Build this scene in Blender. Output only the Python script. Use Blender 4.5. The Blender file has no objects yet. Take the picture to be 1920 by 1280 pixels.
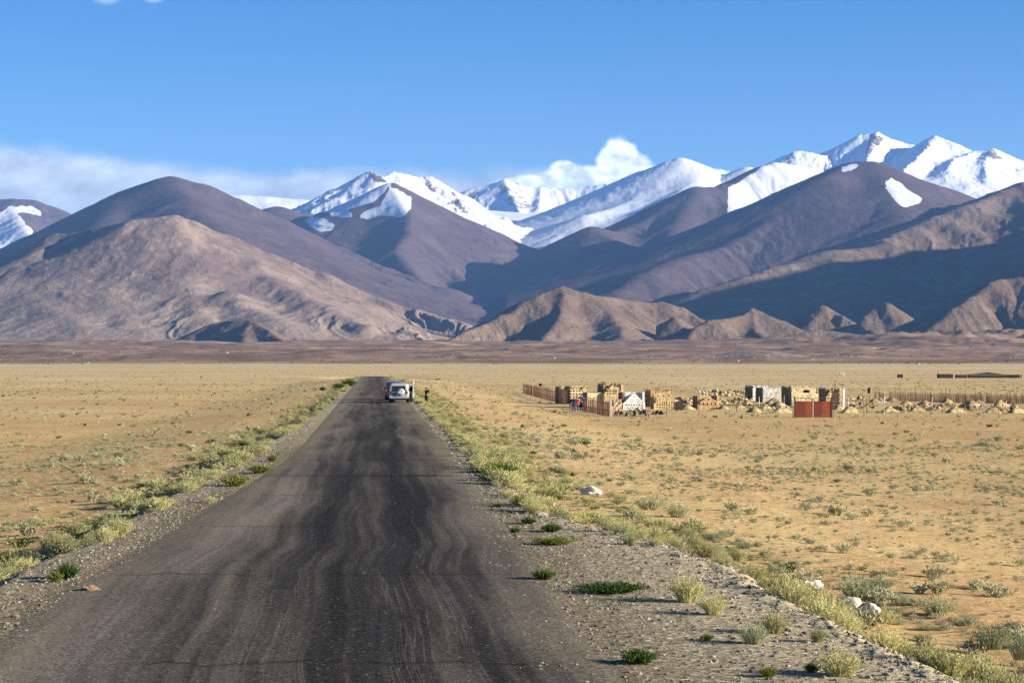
import bpy, bmesh, math, random
import numpy as np
from mathutils import Vector, Matrix

random.seed(7)
rng = np.random.RandomState(7)
sc = bpy.context.scene
COL = sc.collection

# ------------------------------------------------------------------ camera
EYE = 4.0                       # the camera stands 4 m above the road
cam_d = bpy.data.cameras.new('camera')
cam_d.sensor_width = 36.0
cam_d.lens = 75.0
cam_d.shift_y = 36.0 / 1920.0   # horizon a little below the middle of the frame
cam_d.clip_start = 0.5
cam_d.clip_end = 90000
cam = bpy.data.objects.new('camera', cam_d)
COL.objects.link(cam)
cam.location = (0, 0, EYE)
cam.rotation_euler = (math.radians(90), 0, 0)
sc.camera = cam
F = 4000.0                      # focal length in pixels of the 1920 wide photograph
def P(px, py, D):
    """the world point seen at photograph pixel (px, py) at distance D"""
    return ((px - 960.0) / F * D, D, EYE + (676.0 - py) / F * D)

# ------------------------------------------------------------------ sun, sky, exposure
SUN_EL = math.radians(15.5)
SUN_AZ = math.radians(14.0)     # how far behind the camera's right side the sun stands
sd = Vector((math.cos(SUN_EL) * math.cos(SUN_AZ), -math.cos(SUN_EL) * math.sin(SUN_AZ), math.sin(SUN_EL)))
sun_d = bpy.data.lights.new('sun', 'SUN')
sun_d.energy = 5.0
sun_d.angle = math.radians(0.5)
sun_d.color = (1.0, 0.90, 0.76)
sun = bpy.data.objects.new('sun', sun_d)
COL.objects.link(sun)
sun.rotation_euler = sd.to_track_quat('Z', 'Y').to_euler()
sun.location = (300, -80, 300)

sc.view_settings.view_transform = 'Standard'
sc.view_settings.look = 'None'
sc.view_settings.gamma = 1.0
sc.view_settings.use_curve_mapping = False
sc.view_settings.exposure = 1.42
sc.cycles.volume_bounces = 1
sc.cycles.max_bounces = 6
sc.cycles.transparent_max_bounces = 12
sc.cycles.use_denoising = True

class NT:
    """small helper to write node trees"""
    def __init__(s, tree): s.t = tree; s.n = tree.nodes; s.l = tree.links
    def new(s, typ, **kw):
        n = s.n.new(typ)
        for k, v in kw.items(): setattr(n, k, v)
        return n
    def put(s, sock, v):
        if v is None: return
        if isinstance(v, bpy.types.NodeSocket): s.l.new(v, sock)
        else:
            if isinstance(v, (tuple, list)) and len(v) == 3 and sock.type == 'RGBA': v = (*v, 1)
            sock.default_value = v
    def math(s, op, a, b=None, c=None, clamp=False):
        n = s.new('ShaderNodeMath', operation=op, use_clamp=clamp)
        for i, v in enumerate((a, b, c)): s.put(n.inputs[i], v)
        return n.outputs[0]
    def vmath(s, op, a, b=None, scale=None):
        n = s.new('ShaderNodeVectorMath', operation=op)
        s.put(n.inputs[0], a); s.put(n.inputs[1], b)
        if scale is not None: s.put(n.inputs[3], scale)
        return n.outputs['Value'] if op in ('DOT_PRODUCT', 'LENGTH', 'DISTANCE') else n.outputs[0]
    def noise(s, vec, scale=1.0, detail=4, rough=0.55, dist=0.0, color=False, norm=True):
        n = s.new('ShaderNodeTexNoise'); n.noise_dimensions = '3D'; n.normalize = norm
        s.put(n.inputs['Vector'], vec); s.put(n.inputs['Scale'], scale); s.put(n.inputs['Detail'], detail)
        s.put(n.inputs['Roughness'], rough); s.put(n.inputs['Distortion'], dist)
        return n.outputs[1 if color else 0]
    def voronoi(s, vec, scale=1.0, feature='F1', out='Distance', rand=1.0):
        n = s.new('ShaderNodeTexVoronoi', feature=feature)
        s.put(n.inputs['Vector'], vec); s.put(n.inputs['Scale'], scale); s.put(n.inputs['Randomness'], rand)
        return n.outputs[out]
    def ramp(s, fac, stops, interp='LINEAR'):
        n = s.new('ShaderNodeValToRGB'); n.color_ramp.interpolation = interp
        e = n.color_ramp.elements
        while len(e) < len(stops): e.new(0.5)
        for i, (p, c) in enumerate(stops):
            e[i].position = p
            e[i].color = (c, c, c, 1) if isinstance(c, (int, float)) else (*c, 1)
        s.put(n.inputs[0], fac)
        return n.outputs[0]
    def mix(s, fac, a, b, blend='MIX'):
        n = s.new('ShaderNodeMix', data_type='RGBA', blend_type=blend)
        s.put(n.inputs[0], fac); s.put(n.inputs[6], a); s.put(n.inputs[7], b)
        return n.outputs[2]
    def mrange(s, v, a, b, c=0.0, d=1.0, interp='LINEAR'):
        n = s.new('ShaderNodeMapRange', interpolation_type=interp)
        for i, x in enumerate((v, a, b, c, d)): s.put(n.inputs[i], x)
        return n.outputs[0]
    def sepxyz(s, v):
        n = s.new('ShaderNodeSeparateXYZ'); s.put(n.inputs[0], v); return n.outputs
    def comb(s, x=0.0, y=0.0, z=0.0):
        n = s.new('ShaderNodeCombineXYZ')
        s.put(n.inputs[0], x); s.put(n.inputs[1], y); s.put(n.inputs[2], z)
        return n.outputs[0]
    def attr(s, name, out='Fac'):
        n = s.new('ShaderNodeAttribute', attribute_name=name); return n.outputs[out]
    def objco(s): return s.new('ShaderNodeTexCoord').outputs['Object']
    def geopos(s): return s.new('ShaderNodeNewGeometry').outputs['Position']
    def bump(s, h, strength=0.5, distance=0.1, normal=None):
        n = s.new('ShaderNodeBump')
        s.put(n.inputs['Strength'], strength); s.put(n.inputs['Distance'], distance); s.put(n.inputs['Height'], h)
        if normal is not None: s.put(n.inputs['Normal'], normal)
        return n.outputs[0]

def material(name, rough=0.9, spec=0.2):
    m = bpy.data.materials.new(name); m.use_nodes = True
    nt = NT(m.node_tree); nt.n.clear()
    out = nt.new('ShaderNodeOutputMaterial'); b = nt.new('ShaderNodeBsdfPrincipled')
    nt.l.new(b.outputs[0], out.inputs[0])
    b.inputs['Roughness'].default_value = rough
    b.inputs['Specular IOR Level'].default_value = spec
    nt.b = b; nt.out = out
    return m, nt

# sky: Nishita air, with the photograph's cloud bank and cumulus low behind the mountains
world = bpy.data.worlds.new('World'); sc.world = world; world.use_nodes = True
w = NT(world.node_tree); w.n.clear()
wo = w.new('ShaderNodeOutputWorld'); bg = w.new('ShaderNodeBackground')
w.l.new(bg.outputs[0], wo.inputs[0])
sky = w.new('ShaderNodeTexSky', sky_type='NISHITA')
sky.sun_disc = False
sky.sun_elevation = SUN_EL
sky.sun_rotation = math.atan2(sd.x, sd.y)
sky.altitude = 3900
sky.air_density = 1.0; sky.dust_density = 0.3; sky.ozone_density = 3.0
D_ = w.new('ShaderNodeTexCoord').outputs['Generated']
dx, dy, dz = w.sepxyz(D_)
yy = w.math('MAXIMUM', dy, 0.05)
u_ = w.math('DIVIDE', dx, yy)           # tangent of bearing from straight ahead
v_ = w.math('DIVIDE', dz, yy)           # tangent of elevation
front = w.mrange(dy, 0.1, 0.4)
# deep clear high-altitude blue: a little more saturated than the model gives
el = w.math('ARCSINE', dz)
tint = w.ramp(w.mrange(el, 0.0, 0.30), [(0.0, (0.84, 1.0, 1.10)), (0.28, (0.74, 0.97, 1.10)), (0.6, (0.33, 0.87, 1.20)), (1.0, (0.30, 0.85, 1.22))])
skycol = w.mix(1.0, sky.outputs[0], tint, 'MULTIPLY')
cv = w.comb(u_, w.math('MULTIPLY', v_, 1.7), 0.0)
n1 = w.noise(cv, 9.0, 7, 0.62, 0.3)
n2 = w.noise(w.vmath('ADD', cv, (0.012, 0.010, 0.0)), 9.0, 7, 0.62, 0.3)
n3 = w.noise(w.comb(w.math('MULTIPLY', u_, 0.5), w.math('MULTIPLY', v_, 2.2), 3.0), 7.0, 4, 0.6, 0.0)
# the bank: reaches to about 5.3 degrees on the left and thins towards the right
top = w.mrange(u_, -0.26, 0.02, 0.100, 0.088)
dv = w.math('SUBTRACT', top, v_)
bank = w.math('ADD', w.math('MULTIPLY', dv, 60.0), w.math('MULTIPLY', w.math('SUBTRACT', n1, 0.5), 2.2))
bank = w.mrange(bank, -0.15, 0.6, 0.0, 1.0, 'SMOOTHSTEP')
thin = w.mrange(u_, 0.00, 0.14, 1.0, 0.0)
thin = w.math('MULTIPLY', thin, w.mrange(n3, 0.30, 0.60, 0.82, 1.0))
bank = w.math('MULTIPLY', bank, thin)
# the cumulus behind the snow mountain: overlapping domes with a billowing edge
def dome(uc, vc, ru, rv):
    a = w.math('DIVIDE', w.math('SUBTRACT', u_, uc), ru)
    b = w.math('DIVIDE', w.math('SUBTRACT', v_, vc), rv)
    r = w.math('SQRT', w.math('ADD', w.math('MULTIPLY', a, a), w.math('MULTIPLY', b, b)))
    return w.math('SUBTRACT', 1.0, r)
domes = [dome(0.0500, 0.0900, 0.0110, 0.0155), dome(0.0590, 0.0820, 0.0110, 0.0150), dome(0.040, 0.0780, 0.020, 0.0115),
         dome(0.024, 0.0870, 0.008, 0.0070), dome(0.0350, 0.0770, 0.032, 0.0145), dome(0.008, 0.077, 0.026, 0.0100),
         dome(0.0960, 0.0850, 0.010, 0.0050)]
dm = domes[0]
for d in domes[1:]: dm = w.math('SMOOTH_MAX', dm, d, 0.12)
n4 = w.noise(cv, 55.0, 6, 0.60, 0.2)
n5 = w.noise(w.vmath('ADD', cv, (0.0035, 0.0035, 0.0)), 55.0, 6, 0.60, 0.2)
cum = w.mrange(w.math('ADD', dm, w.math('MULTIPLY', w.math('SUBTRACT', n4, 0.5), 0.6)), -0.06, 0.20, 0.0, 1.0, 'SMOOTHSTEP')
# faint wisps high on the left
wis = w.math('MULTIPLY', w.mrange(w.math('MAXIMUM', dome(-0.190, 0.170, 0.008, 0.004), dome(-0.168, 0.1695, 0.006, 0.0025)), 0.0, 0.9), 0.6)
# sunlit billows against the soft shade of the ones beside them
lit = w.math('ADD', 0.80, w.math('MULTIPLY', w.math('SUBTRACT', n1, n2), 2.4))
litc = w.math('ADD', 0.92, w.math('MULTIPLY', w.math('SUBTRACT', n4, n5), 1.3))
bankcol = w.mix(1.0, w.mix(w.mrange(v_, 0.055, 0.09), (4.6, 5.5, 7.2), (6.5, 7.1, 8.0)), w.comb(lit, lit, lit), 'MULTIPLY')
cumcol = w.mix(1.0, w.mix(w.mrange(w.math('ADD', v_, w.math('MULTIPLY', w.math('SUBTRACT', n4, n5), 0.06)), 0.070, 0.094), (5.6, 7.0, 9.0), (10.0, 10.6, 11.2)), w.comb(litc, litc, litc), 'MULTIPLY')
c = w.mix(w.math('MULTIPLY', bank, w.math('MULTIPLY', front, 0.97)), skycol, bankcol)
c = w.mix(w.math('MULTIPLY', cum, front), c, cumcol)
c = w.mix(w.math('MULTIPLY', wis, front), c, (7.0, 8.0, 9.0, 1))
w.put(bg.inputs['Color'], c)
bg.inputs['Strength'].default_value = 0.050

# ------------------------------------------------------------------ numpy noise
_perm = np.random.RandomState(3).permutation(256); _perm = np.concatenate([_perm, _perm, _perm])
_ang = np.random.RandomState(4).rand(256) * 2 * np.pi
_gx, _gy = np.cos(_ang), np.sin(_ang)
def noise2(x, y, seed=0):
    x = np.asarray(x, float) + seed * 17.13; y = np.asarray(y, float) + seed * 9.71
    xi = np.floor(x); yi = np.floor(y); fx = x - xi; fy = y - yi
    xi = xi.astype(np.int64) & 255; yi = yi.astype(np.int64) & 255
    ux = fx * fx * fx * (fx * (fx * 6 - 15) + 10); uy = fy * fy * fy * (fy * (fy * 6 - 15) + 10)
    def g(ix, iy, ax, ay):
        h = _perm[_perm[ix & 255] + (iy & 255)]
        return _gx[h] * ax + _gy[h] * ay
    a = g(xi, yi, fx, fy); b = g(xi + 1, yi, fx - 1, fy)
    c = g(xi, yi + 1, fx, fy - 1); d = g(xi + 1, yi + 1, fx - 1, fy - 1)
    return ((a + (b - a) * ux) + ((c + (d - c) * ux) - (a + (b - a) * ux)) * uy) * 1.5
def fbm(x, y, octaves=4, seed=0, gain=0.5, ridged=False):
    s = 0; a = 1.0; t = 0
    for o in range(octaves):
        n = noise2(x * 2 ** o, y * 2 ** o, seed + o * 3)
        if ridged: n = 1 - 2 * np.abs(n)
        s = s + a * n; t += a; a *= gain
    return s / t
def sstep(a, b, x):
    t = np.clip((x - a) / (b - a), 0, 1); return t * t * (3 - 2 * t)

def tag(o, label=None, cat=None, group=None, kind=None):
    if label: o['label'] = label
    if cat: o['category'] = cat
    if group: o['group'] = group
    if kind: o['kind'] = kind
    return o

def mesh_np(name, V, Fc, mat=None, smooth=True, attrs=None):
    """mesh object from numpy vertices and quads/tris"""
    me = bpy.data.meshes.new(name)
    V = np.asarray(V, np.float32); Fc = np.asarray(Fc, np.int32)
    k = Fc.shape[1]
    me.vertices.add(len(V)); me.vertices.foreach_set('co', V.ravel())
    me.loops.add(Fc.size); me.loops.foreach_set('vertex_index', Fc.ravel())
    me.polygons.add(len(Fc)); me.polygons.foreach_set('loop_start', np.arange(0, Fc.size, k, dtype=np.int32))
    me.polygons.foreach_set('use_smooth', np.full(len(Fc), smooth, dtype=bool))
    for a, vals in (attrs or {}).items():
        at = me.attributes.new(a, 'FLOAT', 'POINT'); at.data.foreach_set('value', np.asarray(vals, np.float32).ravel())
    me.update(calc_edges=True); me.validate()
    if mat: me.materials.append(mat)
    o = bpy.data.objects.new(name, me); COL.objects.link(o)
    return o

def grid_faces(nr, nc):
    i = np.arange(nr * nc).reshape(nr, nc)
    return np.stack([i[:-1, :-1], i[:-1, 1:], i[1:, 1:], i[1:, :-1]], -1).reshape(-1, 4)
# ------------------------------------------------------------------ the lie of the land
VPX = (703.0 - 960.0) / F                       # direction in which the road runs
_Yk = np.array([-400, 20, 27, 30, 34, 43, 44.5, 51, 56, 64, 77, 90, 3000.])
_Rk = np.array([7.1, 7.1, 7.1, 7.0, 6.7, 6.7, 6.6, 5.6, 4.4, 4.05, 4.1, 4.1, 4.1])
_Yl = np.array([-400, 20, 38.6, 56, 92, 190, 326, 3000.])
_Ll = np.array([-7.6, -7.3, -6.7, -5.9, -5.1, -4.4, -4.3, -4.3])
def road_x(Y): return VPX * Y
def road_c(Y): return np.interp(Y, [-300, 38, 56, 80, 100], [-1.25, -1.15, -0.70, -0.15, 0.0])
def edge_r(Y): return np.interp(Y, _Yk, _Rk) + 0.22 * noise2(Y / 6.0, Y * 0 + 1.5, 2) + 0.16 * noise2(Y / 1.3, Y * 0 + 4.5, 5) + 0.10 * noise2(Y / 0.45, Y * 0 + 4.5, 15)
def edge_l(Y): return np.interp(Y, _Yl, _Ll) + 0.25 * noise2(Y / 7.0, Y * 0 + 7.5, 3) + 0.10 * noise2(Y / 1.1, Y * 0 + 9.5, 6)
def road_z(Y):
    z = 0.035 * noise2(Y / 17.0, Y * 0, 8) * sstep(400, 100, Y)
    return z - 1.62 * sstep(545, 655, Y)
def plain_z(X, Y):
    z = -1.5 + 0.10 * fbm(X / 23, Y / 60, 3, 21)
    z = z + sstep(3000, 3300, Y) * (np.clip((Y - 3150) / 3350, 0, 50) * 60 - 3.0 * sstep(0, 1, np.clip((Y - 7000) / 8000, 0, 1)))
    return z
def ground_z(X, Y, micro=True):
    X = np.asarray(X, float); Y = np.asarray(Y, float)
    xl = X - road_x(Y)
    R = edge_r(Y); L = edge_l(Y)
    pz = plain_z(X, Y)
    near = sstep(900, 640, Y)
    z0 = road_z(Y)
    def side(d):
        # d = metres beyond the shoulder's edge
        a = z0 - 0.035 - 0.5 * sstep(0, 1.3, d) - 0.12 * sstep(1.0, 4.0, d)
        t = sstep(2.0, 18.0, d)
        return a * (1 - t) + pz * t
    d = np.where(xl > 0, xl - R, L - xl)
    z = np.where(d > 0, side(np.maximum(d, 0)), z0 - 0.03 - 0.02 * np.clip((d + 2) / 2, 0, 1))
    z = z * near + pz * (1 - near)
    if micro:
        rough = sstep(-0.6, 0.8, d)
        z = z + rough * (0.035 * fbm(X / 0.9, Y / 0.9, 3, 31) + 0.05 * fbm(X / 4, Y / 5, 2, 35)) * sstep(260, 60, Y)
        z = z + (1 - rough) * 0.004 * noise2(X / 0.5, Y / 0.5, 37) * sstep(120, 30, Y)
        bank = np.exp(-((d - 0.4) / 0.9) ** 2)
        z = z + bank * (0.07 * fbm(X / 0.45, Y / 0.45, 3, 45) + 0.06 * fbm(X / 1.6, Y / 1.6, 2, 46)) * sstep(140, 60, Y)
        wash = np.exp(-((d - 2.6) / 1.1) ** 2) * sstep(70, 40, Y) * (xl > 0)
        z = z - 0.10 * wash
    return z
def gz(x, y): return float(ground_z(np.array([x]), np.array([y]))[0])
def foothill(X, Y):
    """low broken brown hills between the plain and the mountains"""
    m = sstep(3150, 3500, Y) * sstep(7800, 5800, Y)
    wx = X + 90 * noise2(X / 400, Y / 400, 61); wy = Y + 90 * noise2(X / 400, Y / 400, 62)
    a = fbm(wx / 420, wy / 300, 5, 51, 0.5, True)
    b = fbm(wx / 130, wy / 90, 4, 55, 0.55)
    amp = 12 + 32 * sstep(250, 1300, X) * sstep(3900, 5200, Y)
    return m * (amp * np.maximum(a + 0.15, -0.25) + 6.0 * b)

# ---- one ground sheet from behind the camera to beyond the mountains
ys = np.concatenate([np.linspace(-1500, -20, 14), np.linspace(-10, 12, 8), 12 * np.exp(np.linspace(0.05, math.log(900 / 12.), 430)),
                     900 * np.exp(np.linspace(0.02, math.log(3150 / 900.), 40)), 3150 * np.exp(np.linspace(0.008, math.log(7600 / 3150.), 170)),
                     7600 * np.exp(np.linspace(0.03, math.log(27000 / 7600.), 40))])
us = np.linspace(-0.30, 0.30, 460)
tt = np.linspace(0, 1, 26)[1:] ** 2.2
Yc = np.maximum(ys, 12)[:, None]
Xm = us[None, :] * Yc
XR = Xm[:, -1:] + tt[None, :] * (20500 - Xm[:, -1:]); XL = Xm[:, :1] + tt[::-1][None, :] * (-20500 - Xm[:, :1])
X = np.concatenate([XL, Xm, XR], 1); Y = np.repeat(ys[:, None], X.shape[1], 1)
Z = ground_z(X, Y) + foothill(X, Y)
xl = X - road_x(Y)
dd = np.where(xl > 0, xl - edge_r(Y), edge_l(Y) - xl)
nearf = sstep(760, 620, Y)
worn = sstep(1.0, 0.0, np.clip((np.abs(xl - road_c(Y)) - 3.6) / 2.6 + 0.25 * fbm(X / 1.1, Y / 9.0, 3, 47), 0, 1)) * sstep(150, 60, Y)
gravel = (1 - sstep(0.2, 1.6, dd + 0.5 * fbm(X / 0.7, Y / 1.5, 3, 41))) * nearf
side_r = (xl > 0) * 1.0
pale = np.exp(-((dd + 0.1 + 0.5 * fbm(X / 0.8, Y / 1.6, 3, 43)) / 1.25) ** 2) * side_r * sstep(120, 50, Y)                     # washed light gravel on the right bank
hill = sstep(3120, 3260, Y)
dist = dd
inner = sstep(0, 1, 1.0 - dd / 5.0) * nearf                                             # browner, damper ground along the ditch

def ground_material():
    m, n = material('desert_ground', 1.0, 0.0)
    p = n.geopos()
    flat = n.vmath('MULTIPLY', p, (1, 1, 0))
    big = n.noise(flat, 0.012, 5, 0.6)
    med = n.noise(flat, 0.16, 6, 0.65)
    stre = n.noise(n.vmath('MULTIPLY', flat, (0.35, 1.0, 0)), 0.03, 5, 0.6)
    fine = n.noise(flat, 2.4, 8, 0.72)
    base = n.ramp(n.math('ADD', n.math('MULTIPLY', big, 0.6), n.math('MULTIPLY', med, 0.4)),
                  [(0.28, (0.40, 0.245, 0.118)), (0.44, (0.54, 0.350, 0.158)), (0.56, (0.62, 0.445, 0.205)), (0.8, (0.62, 0.50, 0.26))])
    # farther off the plain turns to dry yellow grass and pale sand
    dy_ = n.sepxyz(p)[1]
    gr = n.mrange(dy_, 150.0, 620.0)
    base = n.mix(n.math('MULTIPLY', gr, 0.72), base, n.ramp(stre, [(0.35, (0.48, 0.34, 0.165)), (0.5, (0.63, 0.465, 0.235)), (0.62, (0.70, 0.56, 0.33)), (0.70, (0.78, 0.67, 0.47))]))
    salt = n.math('MULTIPLY', n.mrange(n.noise(n.vmath('MULTIPLY', flat, (0.22, 1.0, 0)), 0.005, 4, 0.55), 0.56, 0.64), n.mrange(dy_, 800.0, 1500.0))
    base = n.mix(n.math('MULTIPLY', salt, 0.6), base, (0.78, 0.70, 0.56))
    sp = n.mrange(fine, 0.34, 0.58, 0.62, 1.14)
    base = n.mix(1.0, base, n.comb(sp, sp, sp), 'MULTIPLY')
    # crumbs of dark stone and dead stalks
    vor = n.voronoi(flat, 5.5, 'F1')
    dark = n.math('MULTIPLY', n.mrange(vor, 0.12, 0.22, 1.0, 0.0), n.mrange(n.noise(flat, 0.9, 3), 0.38, 0.55))
    base = n.mix(n.math('MULTIPLY', dark, 0.75), base, (0.13, 0.10, 0.06))
    # specks of scrub too far off to tell apart, in the plain's distance
    for sc_v, a0, a1, cc in ((1.1, 90.0, 260.0, (0.17, 0.15, 0.07)), (0.42, 260.0, 700.0, (0.20, 0.17, 0.085)), (0.16, 700.0, 1500.0, (0.24, 0.19, 0.11))):
        vv = n.voronoi(n.vmath('ADD', flat, (sc_v * 31, 7, 0)), sc_v, 'F1')
        mk = n.math('MULTIPLY', n.mrange(vv, 0.14, 0.30, 1.0, 0.0), n.mrange(n.noise(flat, sc_v * .22, 4, .6), 0.40, 0.56))
        base = n.mix(n.math('MULTIPLY', mk, n.math('MULTIPLY', n.mrange(dy_, a0 * .7, a0), 0.62)), base, cc)
        v2 = n.voronoi(n.vmath('ADD', flat, (3, sc_v * 17, 0)), sc_v * 1.3, 'F1')
        base = n.mix(n.math('MULTIPLY', n.mrange(v2, 0.10, 0.22, 0.45, 0.0), n.mrange(dy_, a0 * .7, a0)), base, (0.72, 0.62, 0.42))
    # lichen-green bloom of tiny plants
    bloom = n.math('MULTIPLY', n.mrange(n.noise(flat, 0.35, 6, 0.7), 0.54, 0.70), 0.35)
    base = n.mix(bloom, base, (0.33, 0.32, 0.17))
    # inner ditch
    base = n.mix(n.math('MULTIPLY', n.attr('inner'), 0.30), base, (0.27, 0.17, 0.09))
    # gravel of the embankment
    gv = n.voronoi(flat, 16.0, 'F1', 'Color')
    gvv = n.sepxyz(gv)[0]
    gcol = n.ramp(gvv, [(0.0, (0.13, 0.115, 0.088)), (0.45, (0.22, 0.195, 0.15)), (0.8, (0.30, 0.27, 0.21)), (0.97, (0.52, 0.48, 0.40))])
    gcol = n.mix(n.mrange(n.noise(flat, 0.6, 5, 0.6), 0.35, 0.65, 0.0, 0.45), gcol, (0.24, 0.20, 0.145))
    gcol = n.mix(n.math('MULTIPLY', n.attr('pale'), 0.6), gcol, n.ramp(gvv, [(0.0, (0.27, 0.235, 0.17)), (1.0, (0.55, 0.49, 0.375))]))
    gcol = n.mix(1.0, gcol, (1.36, 1.28, 1.06), 'MULTIPLY')
    ac = n.attr('across'); py_ = n.sepxyz(p)[1]
    tw = n.math('MULTIPLY', n.math('SUBTRACT', n.noise(n.comb(0.0, n.math('MULTIPLY', py_, 0.05), 4.0), 1.0, 2), 0.5), 2.0)
    trk = n.noise(n.comb(n.math('MULTIPLY', n.math('ADD', ac, tw), 3.2), n.math('MULTIPLY', py_, 0.03), 2.0), 1.0, 4, 0.6)
    tk = n.mrange(trk, 0.38, 0.62, 0.72, 1.15)
    gcol = n.mix(n.math('MAXIMUM', n.attr('worn'), 0.35), gcol, n.mix(1.0, gcol, n.comb(tk, tk, tk), 'MULTIPLY'))
    gcol = n.mix(n.attr('worn'), gcol, n.mix(1.0, gcol, (0.60, 0.58, 0.56), 'MULTIPLY'))
    base = n.mix(n.attr('gravel'), base, gcol)
    # foothills: red-brown stony ground with dark outcrops
    hn = n.math('ADD', n.math('MULTIPLY', n.noise(n.vmath('MULTIPLY', p, (0.35, 1, 1)), 0.010, 8, 0.72), 0.75), n.math('MULTIPLY', n.noise(n.vmath('MULTIPLY', p, (0.5, 1, 1)), 0.0022, 3, 0.6), 0.25))
    hcol = n.ramp(hn, [(0.30, (0.10, 0.056, 0.034)), (0.45, (0.19, 0.120, 0.082)), (0.52, (0.26, 0.175, 0.118)), (0.62, (0.38, 0.275, 0.175)), (0.8, (0.48, 0.37, 0.24))])
    base = n.mix(n.attr('hill'), base, hcol)
    n.put(n.b.inputs['Base Color'], base)
    h = n.math('ADD', n.math('MULTIPLY', fine, 0.17), n.math('MULTIPLY', gvv, n.math('MULTIPLY', n.attr('gravel'), 0.02)))
    h = n.math('ADD', h, n.math('MULTIPLY', hn, n.math('MULTIPLY', n.attr('hill'), 14.0)))
    n.put(n.b.inputs['Normal'], n.bump(h, 0.55, 1.0))
    return m
M_ground = ground_material()
o = mesh_np('ground', np.stack([X, Y, Z], -1).reshape(-1, 3), grid_faces(*X.shape), M_ground,
            attrs=dict(gravel=gravel, pale=pale, hill=hill, inner=inner, worn=worn, across=xl))
tag(o, kind='structure')

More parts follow.
